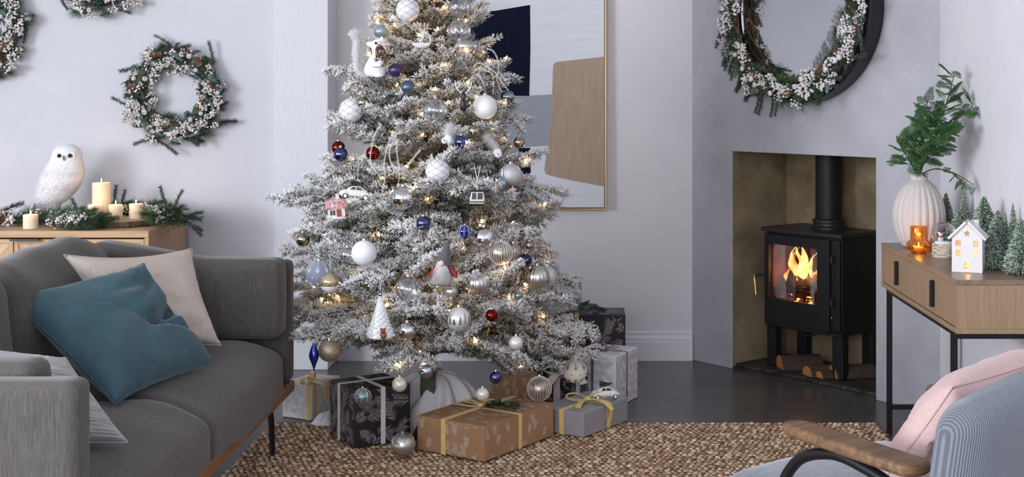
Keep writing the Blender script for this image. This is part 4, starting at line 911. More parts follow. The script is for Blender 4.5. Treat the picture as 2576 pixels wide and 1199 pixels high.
MB().tube([(0, 0, 117 * s), (-3 * s, 0, 160 * s)], .0009, 4).tube([(0, 0, 117 * s), (4 * s, 0, 160 * s)], .0009, 4).build('thread', M_thread, t)
# half gold bowl-like acorn behind the felt bauble
t, q, s = fig('acorn_ornament', 'ivory and gold ball ornament hanging behind the blue grey felt bauble', 830, 712, push=.0)
MB().lathe([(.0001, -26 * s), (12 * s, -23 * s), (21 * s, -14 * s), (25 * s, -3 * s)], 24).build('lower_half', OM['milk'], t, ang=180)
MB().lathe([(25.2 * s, -3 * s), (24 * s, 8 * s), (17 * s, 19 * s), (8 * s, 25 * s), (.001, 26 * s)], 24).build('upper_half', mat('pale_gold', C(206, 190, 156), .3, .6), t, ang=180)
MB().lathe([(25.8 * s, -5 * s), (26.4 * s, -2 * s), (25.8 * s, 1 * s)], 24).build('band', mat('black_gold_band', C(60, 50, 38), .5, .5, col2=C(190, 170, 120), scale=80), t)
MB().tube([(0, 0, 26 * s), (0, .005, 80 * s)], .0009, 4).build('thread', M_thread, t)
# beaded sprays: dark stem and drooping strands of little white beads
M_bead = mat('white_bead', C(232, 226, 218), .6, sss=0)
def bead_strand(pts, r0, parent):
    c = cr(pts, 14); b = MB(); n = 0; acc = 0
    for i in range(1, len(c)):
        acc += (c[i] - c[i - 1]).length
        if acc > r0 * 1.25:
            acc = 0; n += 1; f_ = 1 - .45 * i / len(c)
            d = (c[i] - c[i - 1]).normalized()
            for k in range(4):
                a = n * .8 + k * math.pi / 2; u = d.orthogonal().normalized(); w = d.cross(u); o = u * math.cos(a) + w * math.sin(a); b.sph(c[i] + o * r0 * .62 * f_, (r0 * .5 * f_,) * 3, 1)
    b.tube(c, .0007, 3); stuff(b.build('bead_strand', M_bead, parent))
M_twig = mat('brown_stem', C(84, 62, 50), .8)
def spray(label, anchor, stem, strands, push, r0=.0046):
    p = surf(*anchor, push); t = thing('bead_spray', label, 'ornament', p, group='beaded sprays'); D0 = p.y
    L = lambda a: P(a[0], a[1], D0 - (a[2] if len(a) > 2 else 0)) - p
    for a in stem: MB().tube(cr([L(q) for q in a], 4), .0011, 5).build('stem', M_twig, t)
    for a in strands: bead_strand([L(q) for q in a], r0, t)
spray('spray of white bead strands arching across the left middle of the tree', (1000, 345), [[(1048, 385), (1030, 360), (1000, 345)], [(1048, 385), (1035, 350), (1012, 336)]],
      [[(960, 310), (945, 335), (935, 370), (932, 405), (945, 430), (962, 448)], [(1000, 342), (982, 352), (972, 380), (966, 415), (968, 450), (958, 495)], [(998, 346), (984, 365), (980, 395), (990, 425), (1000, 440)], [(1000, 348), (998, 375), (1002, 410), (1005, 440), (998, 480)], [(1058, 375), (1040, 398), (1020, 418), (995, 432), (976, 442)]], .045)
spray('spray of white bead strands arching over the dark blue painted square', (1180, 170), [[(1180, 172), (1200, 145), (1222, 122)], [(1180, 172), (1195, 165), (1205, 160)]],
      [[(1222, 122), (1240, 128), (1252, 150), (1254, 175), (1250, 200), (1262, 232)], [(1190, 170), (1205, 158), (1225, 168), (1245, 182), (1262, 205), (1278, 228)], [(1192, 178), (1208, 172), (1224, 178), (1240, 190), (1241, 235)], [(1195, 185), (1212, 200), (1222, 235), (1228, 275)]], .03)
spray('thin white bead strand hanging from the right branch tips', (1358, 560), [[(1352, 566), (1358, 560)]], [[(1358, 560), (1364, 580), (1374, 605), (1381, 640), (1380, 672)]], .0, .0036)
spray('white bead strand hanging beside the striped champagne bauble', (1285, 608), [[(1280, 612), (1287, 606)]], [[(1287, 606), (1294, 625), (1296, 650), (1292, 680), (1291, 700)]], .03, .004)
# ------------------------------------------------------------------ jute rug
RX0, RX1, RY0, RY1 = -1.262, 1.20, 3.25, 5.36
M_jute = mat('jute_base', C(112, 84, 62), .95, col2=C(138, 106, 80), scale=60, bump=.6, bscale=120, bdist=.004)
M_jst = mat('jute_strand', C(150, 120, 92), .95, vcol=True, bump=.4, bscale=300, bdist=.001, spec=.15)
rug = thing('rug', 'chunky braided natural jute rug under the gifts', 'rug', (0, 4.3, 0))
MB().box(RX0 + .02, RX1 - .02, RY0 + .02, RY1 - .015, .0005, .008, Matrix.Translation((0, -4.3, 0))).build('backing', M_jute, rug, smooth=False)
rng = np.random.default_rng(3)
def stitches(off_, cols, hgt, lx, ly, jit):
    dx, dy = .0225, .029; nx, ny = int((RX1 - RX0) / dx), int((RY1 - RY0) / dy)
    ii, jj = np.meshgrid(np.arange(nx), np.arange(ny)); ii = ii.ravel(); jj = jj.ravel(); n = len(ii)
    cx = RX0 + (ii + .5 + .5 * (jj % 2) * .9 + off_[0]) * dx + rng.normal(size=n) * jit; cy = RY0 + (jj + .5 + off_[1]) * dy + rng.normal(size=n) * jit * .8 - 4.3
    ok = (cx < RX1 + .006) ; cx, cy = cx[ok], cy[ok]; n = len(cx); a = rng.normal(size=n) * .25; s = rng.uniform(.75, 1.25, n)
    V = np.empty((n, 13, 3)); 
    for r, (fr, z) in enumerate(((1.0, .3), (.72, .85))):
        for k in range(6):
            th = k * math.pi / 3; u = np.cos(th) * lx * fr * s; v = np.sin(th) * ly * fr * s
            V[:, r * 6 + k] = np.stack([cx + u * np.cos(a) - v * np.sin(a), cy + u * np.sin(a) + v * np.cos(a), .006 + hgt * z * s], 1)
    V[:, 12] = np.stack([cx, cy, .006 + hgt * s], 1)
    t = []
    for k in range(6): k2 = (k + 1) % 6; t += [[k, k2, 6 + k2], [k, 6 + k2, 6 + k], [6 + k, 6 + k2, 12]]
    T = (np.arange(n)[:, None] * 13 + np.array(t).reshape(-1)[None, :]).reshape(-1, 3)
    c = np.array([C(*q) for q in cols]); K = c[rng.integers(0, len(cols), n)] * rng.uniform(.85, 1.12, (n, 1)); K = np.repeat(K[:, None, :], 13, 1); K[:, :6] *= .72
    return V.reshape(-1, 3), T, K.reshape(-1, 3)
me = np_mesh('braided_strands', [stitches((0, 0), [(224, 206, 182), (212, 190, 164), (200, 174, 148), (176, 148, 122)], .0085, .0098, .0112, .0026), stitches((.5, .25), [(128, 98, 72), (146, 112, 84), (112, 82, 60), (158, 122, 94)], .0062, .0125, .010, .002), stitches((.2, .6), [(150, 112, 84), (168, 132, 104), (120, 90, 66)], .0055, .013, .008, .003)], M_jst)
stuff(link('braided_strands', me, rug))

# ------------------------------------------------------------------ faux snow blanket round the tree foot
M_fluff = mat('white_faux_fur', C(232, 231, 236), .95, bump=.5, bscale=90, bdist=.004, sheen=.8)
def blanket(label, cx, cy, rx, ry, hgt, seed, lo=.011, ctrl=()):
    b = MB()
    def f(u, v):
        a = v * 2 * math.pi; r = u; x = cx + rx * r * math.cos(a); y = cy + ry * r * math.sin(a); q = Vector((x * 3.4 + seed, y * 3.4, seed))
        fold = abs(noise.noise(q)) * .8 + .5 * abs(noise.noise(q * 2.1)); z = hgt * (1 - r ** 1.6) * (.8 + .5 * noise.noise(q * .7)) + .17 * hgt * math.sin(9 * a + 7 * r + 5 * noise.noise(q * .8)) * (1 - r ** 3) * min(1, r * 3) + .01 * noise.noise(q * 4) * (1 - r ** 4)
        for (qx, qy, qr, qz) in ctrl: z += qz * math.exp(-((x - qx) ** 2 + (y - qy) ** 2) / qr ** 2)
        return (x, y, lo + max(0, z) * (1 if r < 1 else 0))
    b.grid(f, 34, 80); o = b.build('snow_blanket', M_fluff, ang=180); weld(o, .0002); return tag(o, label, 'blanket')
blanket('rumpled white faux fur blanket under the tree behind the brown gift', -.60, 5.335, .26, .185, .25, 2.2)
blanket('small tuft of white faux snow beside the black gift on the rug edge', -1.04, 5.335, .06, .05, .05, 5.1)

# ------------------------------------------------------------------ gifts
M_yel = mat('yellow_satin_ribbon', C(222, 190, 106), .42, sheen=.3, col2=C(232, 204, 128), scale=20); M_wrib = mat('white_satin_ribbon', C(214, 210, 214), .45, sheen=.3); M_grib = mat('grey_ribbon', C(110, 110, 114), .5, sheen=.3); M_gold2 = mat('pale_gold_ribbon', C(200, 182, 140), .45)
M_kraft = mat('brown_kraft_paper', C(156, 118, 84), .6, col2=C(168, 130, 96), scale=6, bump=.12, bscale=9, bdist=.004); M_blk = mat('black_gift_paper', C(38, 34, 38), .42, bump=.1, bscale=8, bdist=.004)
M_wht = mat('white_gift_paper', C(236, 235, 238), .5, bump=.1, bscale=8, bdist=.004); M_slv = mat('silver_gift_paper', C(172, 172, 178), .34, .35, bump=.12, bscale=8, bdist=.004)
M_pgrey = mat('silver_print', C(164, 160, 164), .5, .2); M_pink_p = mat('pale_print', C(176, 162, 164), .5, .2); M_pwhite = mat('foil_print', C(238, 234, 230), .4, .1); M_pline = mat('grey_line_print', C(120, 120, 130), .6)
def print_face(b, O, U, V, w, h, n, size, rg, wd, pairs=7, stem=True, spread=1.0, fill=1.0):
    Nn = U.cross(V).normalized() * .0006
    def strip(p, q, w0, w1):
        d = Vector((q[0] - p[0], q[1] - p[1], 0)); 
        if d.length < 1e-6: return
        if min(p[0], q[0]) < .003 or max(p[0], q[0]) > w - .003 or min(p[1], q[1]) < .003 or max(p[1], q[1]) > h - .003: return
        d.normalize(); e = (-d.y, d.x); L = lambda x, y: O + U * x + V * y + Nn
        b.add([L(p[0] + e[0] * w0, p[1] + e[1] * w0), L(p[0] - e[0] * w0, p[1] - e[1] * w0), L(q[0] - e[0] * w1, q[1] - e[1] * w1), L(q[0] + e[0] * w1, q[1] + e[1] * w1)], [(0, 1, 2, 3)])
    gx = max(1, round(w / (size * .8))); gy = max(1, round(h / (size * .72)))
    for i in range(gx + 1):
        for j in range(gy + 1):
            if rg.random() > fill: continue
            cx = (i + .5 * (j % 2) + rg.uniform(-.15, .15)) * w / gx; cy = (j + rg.uniform(-.15, .15)) * h / gy; a = rg.uniform(0, 6.28) if spread > .5 else rg.uniform(-.6, .6) + 1.57
            d = (math.cos(a), math.sin(a)); l = size * rg.uniform(.8, 1.1)
            if stem: strip((cx - d[0] * l * .4, cy - d[1] * l * .4), (cx + d[0] * l * .4, cy + d[1] * l * .4), wd * .6, wd * .4)
            for k in range(pairs):
                t = -.35 + .75 * k / pairs; ll = l * (.42 - .25 * abs(t)) * rg.uniform(.8, 1.1)
                for s_ in (-1, 1):
                    aa = a + s_ * R2(rg.uniform(38, 58)); p = (cx + d[0] * l * t, cy + d[1] * l * t); strip((p[0] + math.cos(aa) * l * .04, p[1] + math.sin(aa) * l * .04), (p[0] + math.cos(aa) * ll, p[1] + math.sin(aa) * ll), wd, wd * .35)
def ribbon_strip(pts, w, m, name, parent, side, th=.0006):
    c = cr(pts, 8); b = MB(); side = Vector(side).normalized(); vs = []; fs = []
    for i, p in enumerate(c):
        d = (c[min(i + 1, len(c) - 1)] - c[max(i - 1, 0)]).normalized(); s_ = side - d * side.dot(d); s_.normalize(); n = d.cross(s_) * th
        vs += [p + s_ * w / 2 + n, p - s_ * w / 2 + n, p - s_ * w / 2 - n, p + s_ * w / 2 - n]
    for i in range(len(c) - 1):
        for k in range(4): fs.append((i * 4 + k, i * 4 + (k + 1) % 4, i * 4 + 4 + (k + 1) % 4, i * 4 + 4 + k))
    fs += [(0, 1, 2, 3), tuple(range(len(vs) - 4, len(vs)))[::-1]]
    return b.add(vs, fs).build(name, m, parent, ang=50)
def gift(label, Fc, right, wl, h, paper, ribbon=None, bands=(), rw=.02, prn=None, z0=.019, fold=True, name='gift_box', lean=None):
    """box standing on its front bottom corner Fc; right = vector along the right-hand face, wl = length of the left face"""
    right = Vector((right[0], right[1], 0)); a = right.length; rz = math.atan2(right.y, right.x)
    t = thing(name, label, 'gift', (Fc[0], Fc[1], z0), rz, group='wrapped gifts under the tree')
    if lean: t.rotation_euler = (lean[0], lean[1], rz)
    b = MB(); n = 6
    b.box(0, a, 0, wl, 0, h); t_ = b.build('box', paper, t, smooth=False, bevel=.004, seg=3)
    rg = random.Random(int(a * 1e5))
    if fold:
        for tri in (((0, .004), (.5, .42), (0, .88)), ((1, .004), (.5, .42), (1, .88))):
            pl = [(y * (wl - .006) + .003, z * h + .002) for y, z in tri]; MB().prism(pl if tri[0][0] == 0 else pl[::-1], .0, .0012, frame(Vector((0, 0, 0)), (0, 1, 0), (0, 0, 1), (1, 0, 0)) @ Matrix.Translation((0, 0, -.0013))).build('paper_fold', paper, t, smooth=False)
    if prn:
        pm, size, wd, pairs, fill, spread = prn; pb = MB()
        print_face(pb, Vector((0, 0, 0)), Vector((1, 0, 0)), Vector((0, 0, 1)), a, h, 0, size, rg, wd, pairs, True, spread, fill)
        print_face(pb, Vector((-.0014 if fold else 0, wl, 0)), Vector((0, -1, 0)), Vector((0, 0, 1)), wl, h, 0, size, rg, wd, pairs, True, spread, fill)
        print_face(pb, Vector((0, 0, h)), Vector((1, 0, 0)), Vector((0, 1, 0)), a, wl, 0, size, rg, wd, pairs, True, spread, fill)
        if pb.f: stuff(pb.build('printed_sprigs', pm, t, smooth=False))
    e = .0012
    for ax, f_ in bands:
        b = MB()
        if ax == 'x': x = a * f_; b.box(x - rw / 2, x + rw / 2, -e, wl + e, h, h + e).box(x - rw / 2, x + rw / 2, -e, 0, 0, h).box(x - rw / 2, x + rw / 2, wl, wl + e, 0, h)
        else: y = wl * f_; e2 = .0026; b.box(-e2, a + e, y - rw / 2, y + rw / 2, h, h + e * 1.6).box(-e2, -.0002, y - rw / 2, y + rw / 2, 0, h).box(a, a + e, y - rw / 2, y + rw / 2, 0, h)
        b.build('ribbon', ribbon, t, smooth=False)
    return t, a
def bow(t, at, m, s=1.0, w=.02, yaw=0, loops=2, tails=2, flop=0):
    M = Matrix.Translation(at) @ Matrix.Rotation(yaw, 4, 'Z'); L = lambda *p: M @ Vector([q * s for q in p])
    sd = (M.to_3x3() @ Vector((0, 1, 0)))
    for k in range(loops):
        g = 1 if k % 2 else -1
        ribbon_strip([L(0, 0, .012), L(g * .035, .004, .034), L(g * .075, .008, .034), L(g * .085, .008, .018), L(g * .05, .004, .008), L(0, 0, .009)], w, m, 'bow_loop', t, sd)
    for k in range(tails):
        g = 1 if k % 2 else -1
        ribbon_strip([L(0, 0, .012), L(g * .03, -.03, .012), L(g * .055, -.07 - flop * .0, .006), L(g * .075, -.105 + flop * .02, .004 - flop * .05)], w, m, 'bow_tail', t, M.to_3x3() @ Vector((1, .4 * g, 0)))
    MB().sph(L(0, 0, .012), (.012 * s, .014 * s, .010 * s), 2).build('bow_knot', m, t)
# brown kraft gift in front
pn = lambda m, size, wd, pairs=7, fill=1, spread=1: (m, size, wd, pairs, fill, spread)
tb, a = gift('large brown kraft gift with yellow ribbon and a sprig of greenery in front', (-.350, 4.739), (.243, .37), .316, .128, M_kraft, M_yel, (('x', .5), ('y', .6)), .02, pn(M_pwhite, .05, .0006, 8, .4, .2))
bow(tb, (a * .5, .316 * .6, .129), M_yel, .85, .018, 2.2)
# black gift with white ribbon
gift('tall black gift with grey pine print and white ribbon left of the brown gift', (-.849, 4.923), (.192, .128), .239, .215, M_blk, M_wrib, (('x', .5), ('y', .62)), .019, pn(M_pgrey, .085, .0011, 13), fold=False)
# silver gift with yellow bow
ts, a = gift('plain silver gift with yellow bow right of the brown gift', (.009, 5.074), (.182, .274), .205, .095, M_slv, M_yel, (('x', .55), ('y', .5)), .02)
bow(ts, (a * .5, .09, .0965), M_yel, 1.0, .022, -.7, flop=.4)
ribbon_strip([Vector((a * .5, .09, .108)), Vector((a * .55, .03, .105)), Vector((a * .57, -.004, .092)), Vector((a * .56, -.008, .05)), Vector((a * .50, -.006, .012))], .024, M_yel, 'bow_tail', ts, (1, 0, 0))
# white gift with botanical print
tw, aw = gift('white gift with grey leaf print, grey ribbon and holly on top at the right', (.146, 5.603), (.105, .228), .215, .224, M_wht, M_grib, (('x', .5), ('y', .5)), .012, pn(M_pline, .055, .0006, 6), z0=.001)
bow(tw, (aw * .5, .1, .2265), M_grib, .6, .012, .6)
# black gift at the back by the wall, grey gift on it
gift('wide black gift with pale pine print standing against the back wall', (-.13, 6.08), (.335, .0), .2, .325, M_blk, M_gold2, (('x', .33),), .02, pn(M_pink_p, .1, .0014, 13), z0=.001, fold=False)
gift('upright silver grey gift standing on the black gift by the wall', (-.082, 6.14), (.085, .02), .08, .142, M_slv, z0=.3265, fold=False)
# brown gift under the tree
gift('smaller brown kraft gift half hidden under the tree', (-.285, 5.45), (.10, .115), .12, .17, M_kraft, None, (), .02, pn(M_pwhite, .05, .0006, 8, .4, .2), z0=.001)
# black gifts with white bow
tk, ak = gift('small black gift with a big white satin bow between brown and silver gifts', (-.045, 5.47), (.075, .135), .13, .155, M_blk, M_wrib, (('x', .4), ('y', .5)), .03, pn(M_pgrey, .08, .0011, 13), z0=.001, fold=False)
bow(tk, (ak * .4, .06, .157), M_wrib, 1.0, .036, -1.0, flop=.4); bow(tk, (ak * .4, .06, .162), M_wrib, .8, .034, .6, tails=1)
gift('black gift with grey pine print behind the small bowed one', (-.19, 5.78), (.12, .10), .13, .235, M_blk, M_gold2, (('x', .5),), .012, pn(M_pgrey, .085, .0012, 13), z0=.001, fold=False)
# white gift with yellow bow at the left
tl, al = gift('white gift with faint leaf print and yellow bow beside the sofa', (-1.114, 5.413), (.088, .178), .15, .145, M_wht, M_yel, (('x', .12), ('y', .1)), .019, pn(M_pline, .05, .0005, 6), z0=.001, fold=False)
bow(tl, (.02, .02, .147), M_yel, 1.05, .02, .4, flop=.9)
# ornaments on the floor and on the gifts
bauble('silver onion ornament with leaf relief lying on the jute rug', 1014, 1122, 32, 'silversat', 'onion', 'leafy', at=P(1014, 1118, 4.80) , hook=False, name='glass_ornament', tilt=Matrix.Rotation(R2(14), 4, 'X'))
bauble('cream glass bauble with glitter stripes standing on the brown gift', 1357, 977, 31, 'stripe', 'ball', 'stripes', at=P(1357, 977, 5.14), hook=False)
bauble('cream felt bauble with slate blue stitched snowflakes before the white gift', 1446, 931, 31, 'cfelt', 'ball', 'flake2', at=P(1446, 931, 5.30), thread=.045)
pc2 = P(1523, 1005, 5.30); pc2.z = .1205; car('white toy car with a green tree on its roof parked on the silver gift', pc2, 74 * 5.3 / F, R2(12), 0, thread=False)
# ------------------------------------------------------------------ greenery kit shared by wreaths and garlands
M_needle = mat('pine_needle', C(60, 90, 66), .7, vcol=True, spec=.3)
def pine_sprig(name, L, nl, per, ang, ca, cb, seed, frost=0, thick=.0006):
    rng = np.random.default_rng(seed); pts = [Vector((L * t, 0, .06 * L * math.sin(2.5 * t))) for t in (0, .25, .5, .75, 1)]; b = MB(); b.tube(pts, [.0016, .0015, .0013, .0011, .0008], 5)
    PP, DD, T, I = along(list(zip([tuple(p) for p in pts[:-1]], [tuple(p) for p in pts[1:]])), per, rng); n = len(PP); m_ = rng.random((n, 1)); c = np.array(ca) * (1 - m_) + np.array(cb) * m_
    f_ = (rng.random((n, 1)) < frost) * rng.uniform(.4, .9, (n, 1)); tip = c * (1 - f_) + np.array(C(225, 228, 230)) * f_
    return np_mesh(name, [mb_chunk(b, C(96, 74, 52)), spikes(PP, brush_dirs(DD, R2(ang), rng, .3), nl * rng.uniform(.8, 1.15, n), thick, thick * .5, c * .8, tip, rng)], M_needle)
SPR = [pine_sprig('spruce_sprig', .10, .013, 2600, 48, C(38, 58, 46), C(66, 88, 70), 1), pine_sprig('spruce_sprig', .085, .012, 2600, 48, C(46, 66, 56), C(80, 100, 88), 2, .3), pine_sprig('long_pine_sprig', .045, .034, 3000, 46, C(54, 84, 56), C(100, 130, 88), 3, 0, .0005), pine_sprig('long_pine_sprig', .045, .032, 3000, 46, C(46, 72, 54), C(84, 112, 84), 4, .1, .0005)]
SPRF = pine_sprig('frosted_spruce_sprig', .085, .013, 2600, 48, C(110, 116, 114), C(160, 162, 164), 5, .6)
def leaf_mesh(name, L, w, m):
    b = MB()
    def f(u, v):
        x = L * u; hw = w * (math.sin(math.pi * min(1, u * .94 + .04)) ** .8); y = hw * (2 * v - 1); return (x, y, .14 * abs(y) * 2 + .10 * L * math.sin(u * 2.6) * .5 - .0004)
    b.grid(f, 8, 4); b.grid(lambda u, v: tuple(Vector(f(u, v)) - Vector((0, 0, .0007))), 8, 4, flip=True); return b.mesh(name, m, ang=180)
M_leaf = [mat('eucalyptus_leaf', C(70, 98, 96), .6, col2=C(104, 130, 128), scale=40), mat('olive_leaf', C(54, 76, 62), .55, col2=C(82, 102, 84), scale=40), mat('dark_leaf', C(44, 62, 56), .55, col2=C(66, 86, 80), scale=40)]
LEAF = [leaf_mesh('leaf', .045, .0085, M_leaf[0]), leaf_mesh('leaf', .05, .0075, M_leaf[1]), leaf_mesh('leaf', .032, .011, M_leaf[2]), leaf_mesh('leaf', .03, .011, M_leaf[0])]
M_berry = mat('white_berry', C(236, 232, 230), .45, col2=C(224, 216, 214), scale=60, sss=0); M_tw = mat('vine_twig', C(96, 72, 54), .85)
def cluster_mesh(seed, n=30, L=.05, r=.0043):
    rg = random.Random(seed); b = MB(); b.mi(1); b.tube([(0, 0, 0), (L * .5, 0, .004), (L, 0, 0)], .001, 4)
    pts = []
    for k in range(n):
        t = rg.uniform(.2, 1.05); a = rg.uniform(0, 6.28); R = rg.uniform(.3, 1) * .018 * (1.25 - .7 * t); pts.append(Vector((L * t, R * math.cos(a), R * math.sin(a))))
    b.mi(0)
    for p in pts: b.sph(p, r * rg.uniform(.7, 1.15), 1)
    b.mi(1)
    for p in pts[::3]: b.tube([(p.x - .014, 0, 0), p], .0006, 3, cap=False)
    return b.mesh('berry_cluster', [M_berry, M_tw], ang=180)
CLU = [cluster_mesh(k) for k in range(3)] + [cluster_mesh(7, 34, .05, .0033), cluster_mesh(8, 20, .035, .0052)]
bb = MB(); bb.uv((0, 0, 0), .0105, 14, 9); bb.mi(1); 
for k in range(5): bb.tube([(0, 0, .0098), (.003 * math.cos(k * 1.257), .003 * math.sin(k * 1.257), .0112)], [.0012, .0003], 4)
BIGB = bb.mesh('large_berry', [M_berry, M_eye], ang=180)
def dress(parent, path, nrm, n_sp, n_lf, n_cl, n_cone, n_big, band, seed, depth=.05, sp=SPR, scale=1.0, leaves=LEAF, out=None):
    """hang sprigs, leaves, berries and cones along a path; path(t) -> (point, tangent, outward)"""
    rg = random.Random(seed); nrm = Vector(nrm)
    def put(name, me, t, tang, outw, lift, sc, off):
        p, T, O = path(t); q = p + O * off + nrm * lift; d = T * tang + O * outw + nrm * rg.uniform(.0, .45); link(name, me, parent, aim(q, d, rg.uniform(-1, 1) * .9, sc * scale))
    for k in range(n_sp): put('pine_sprig', rg.choice(sp), (k + rg.random()) / n_sp, rg.choice((1, 1, 1, -1)), rg.uniform(-.6, .75), rg.uniform(.15, .7) * depth, rg.uniform(.75, 1.15), rg.uniform(-.8, .8) * band)
    for k in range(n_lf): put('leaf', rg.choice(leaves), (k + rg.random()) / n_lf, rg.choice((1, 1, -1)), rg.uniform(-.9, 1.1), rg.uniform(.4, 1) * depth, rg.uniform(.8, 1.2), rg.uniform(-.75, .7) * band)
    for k in range(n_cl): stuffy = put('berry_cluster', rg.choice(CLU), (k + rg.random()) / n_cl, rg.choice((1, 1, -1)), rg.uniform(-1, 1.1), rg.uniform(.45, .95) * depth, rg.uniform(.85, 1.2), rg.uniform(-.75, .75) * band)
    for k in range(n_cone):
        p, T, O = path((k + rg.uniform(.2, .8)) / n_cone); link('pine_cone', CONE, parent, aim(p + nrm * depth * rg.uniform(.6, .95) + O * rg.uniform(-.6, .6) * band, T + O * rg.uniform(-1, 1), 0, scale * rg.uniform(.75, .95)) @ Matrix.Rotation(math.pi / 2, 4, 'Y'))
    for k in range(n_big):
        p, T, O = path((k + rg.random()) / n_big); link('large_berry', BIGB, parent, aim(p + nrm * depth * rg.uniform(.8, 1.1) + O * rg.uniform(-.7, .7) * band, nrm, 0, scale * rg.uniform(.75, 1.05)) @ Matrix.Rotation(math.pi / 2, 4, 'Y'))
def ring_path(R, a0=0, a1=2 * math.pi):
    def f(t): a = a0 + (a1 - a0) * t; O = Vector((math.cos(a), 0, math.sin(a))); return O * R, Vector((-math.sin(a), 0, math.cos(a))), O
    return f
def wreath(label, px, py, R, seed, k=1.0):
    p = P(px, py, 6.442); t = thing('wreath', label, 'wreath', p, group='berry wreaths on the left wall'); rg = random.Random(seed)
    for j in range(4):
        ph = j * 1.6; MB().tube([((R + .012 * math.cos(5 * a + ph)) * math.cos(a), -.016 + .009 * math.sin(5 * a + ph), (R + .012 * math.cos(5 * a + ph)) * math.sin(a)) for a in [i * math.pi / 30 for i in range(60)]], .0045, 6, closed=True).build('vine_ring', M_tw, t)
    dress(t, ring_path(R), (0, -1, 0), int(80 * k), int(110 * k), int(74 * k), int(12 * k), int(24 * k), .082 * (R / .178), seed, depth=.07, scale=1.3)
wreath('round wreath of white berries, cones and eucalyptus hanging above the sideboard', 447, 240, .178, 21)
wreath('berry and pine wreath cut off by the left edge of the picture', -52, 75, .188, 34)
wreath('berry and eucalyptus wreath cut off by the top edge of the picture', 256, -86, .184, 47)

# ------------------------------------------------------------------ on the sideboard
TZ = BZ + .0008
# log slice
KS = 1.125
sc_ = P(300, 560, 5.44 * KS); sl = thing('log_slice', 'round slice of log with rough bark carrying the candles', 'wood slice', (sc_.x, 5.44 * KS, TZ))
M_bark = mat('rough_bark', C(70, 52, 42), .9, col2=C(126, 98, 76), scale=70, stretch=(1, 1, .4), bump=1, bscale=80, bdist=.006)
M_cut = mat('cut_wood', C(222, 194, 160), .7, col2=C(206, 172, 134), scale=8, detail=6); rgn = lambda a, q, z: q * (1 + .03 * noise.noise(Vector((math.cos(a) * 3, math.sin(a) * 3, 1))) + .012 * noise.noise(Vector((math.cos(a) * 14, math.sin(a) * 14, z * 120))))
MB().lathe([(.16, 0), (.165, .006), (.164, .017), (.161, .0265)], 64, rib=rgn).build('bark', M_bark, sl)
MB().lathe([(.155, .0266), (.154, .0278), (.0001, .0281)], 64, rib=rgn).build('cut_face', M_cut, sl)
SLZ = TZ + .0286
# candles
M_wax = mat('ivory_wax', C(240, 226, 200), .5, sss=.6, emis=(1, .62, .28), estr=.05); M_flame = emit('candle_flame', (1, .6, .2), 12); M_wick = mat('wick', C(30, 24, 20), .9)  # faint emission in the wax stands in for flame light glowing through
def candle(label, px, D, rpx, toppy, z0, melt=0):
    D *= KS; s = D / F; p = P(px, toppy, D); h = p.z - z0; r = rpx * s; t = thing('candle', label, 'candle', (p.x, D, z0), group='ivory pillar candles on the sideboard')
    MB().lathe([(r * .98, 0), (r, .003), (r, h * .6), (r * 1.005, h - .003), (r * .96, h), (r * .84, h - .001), (r * .78, h - .007), (.0005, h - .009)], 32, rib=lambda a, q, z: q * (1 + (.02 if z > h * .5 else .0) * melt * math.sin(3 * a)) ).build('wax', M_wax, t)
    MB().tube([(0, 0, h - .01), (.0006, 0, h + .002)], .0009, 5).build('wick', M_wick, t)
    MB().lathe([(.0003, h - .001), (.0028, h + .004), (.0032, h + .008), (.0018, h + .016), (.0003, h + .022)], 10).build('flame', M_flame, t, ang=180)
    l = bpy.data.lights.new('candle_light', 'POINT'); l.energy = .10; l.color = (1, .6, .28); l.shadow_soft_size = .012; o = bpy.data.objects.new('candle_light', l); col.objects.link(o); o.parent = t; o.location = (0, 0, h + .012)
candle('tall ivory pillar candle on the log slice', 255, 5.49, 22.5, 459, SLZ, 1)
candle('small ivory candle on the log slice left of the tall one', 239, 5.385, 17.5, 514, SLZ)
candle('small ivory candle on the log slice just right of the tall one', 291, 5.40, 17, 514, SLZ)
candle('small ivory candle at the right end of the log slice', 342, 5.44, 17, 512, SLZ, 1)
candle('short ivory candle standing alone at the left of the sideboard', 77, 5.29, 18, 539, TZ)
# garland
gar = thing('garland', 'pine, berry and cone garland laid along the sideboard around the candles', 'garland', (-2.2, 6.075, TZ))
def garland_piece(pts, seed, n, band=.035, depth=.04, cones=3, big=0):
    G = [Vector((P(a, b_, d * KS).x + 2.2, d * KS - 6.075, .010)) for a, b_, d in pts]; c = cr(G, 10)
    MB().tube(c, .0035, 6).build('stem', M_tw, gar)
    def path(t):
        i = min(int(t * (len(c) - 1)), len(c) - 2); T = (c[i + 1] - c[i]).normalized(); O = Vector((0, 0, 1)).cross(T); return c[i].lerp(c[i + 1], t * (len(c) - 1) - i), T, O
    dress(gar, path, (0, 0, 1), int(n), int(n * .8), int(n * .55), cones, big, band * KS, seed, depth * KS, scale=1.5, sp=[SPR[0], SPR[2], SPR[3], SPR[2]])
garland_piece([(-60, 560, 5.36), (40, 550, 5.42), (120, 545, 5.45), (180, 550, 5.42), (215, 560, 5.30)], 3, 44, .04, .035, 3)
garland_piece([(150, 570, 5.25), (195, 570, 5.245), (240, 570, 5.255)], 13, 26, .028, .034, 1)
garland_piece([(230, 545, 5.60), (300, 540, 5.61), (370, 540, 5.60), (410, 548, 5.50), (440, 553, 5.42)], 5, 46, .035, .05, 3)
garland_piece([(385, 548, 5.42), (415, 550, 5.36), (445, 556, 5.44)], 9, 20, .03, .05, 1)
rg = random.Random(4)
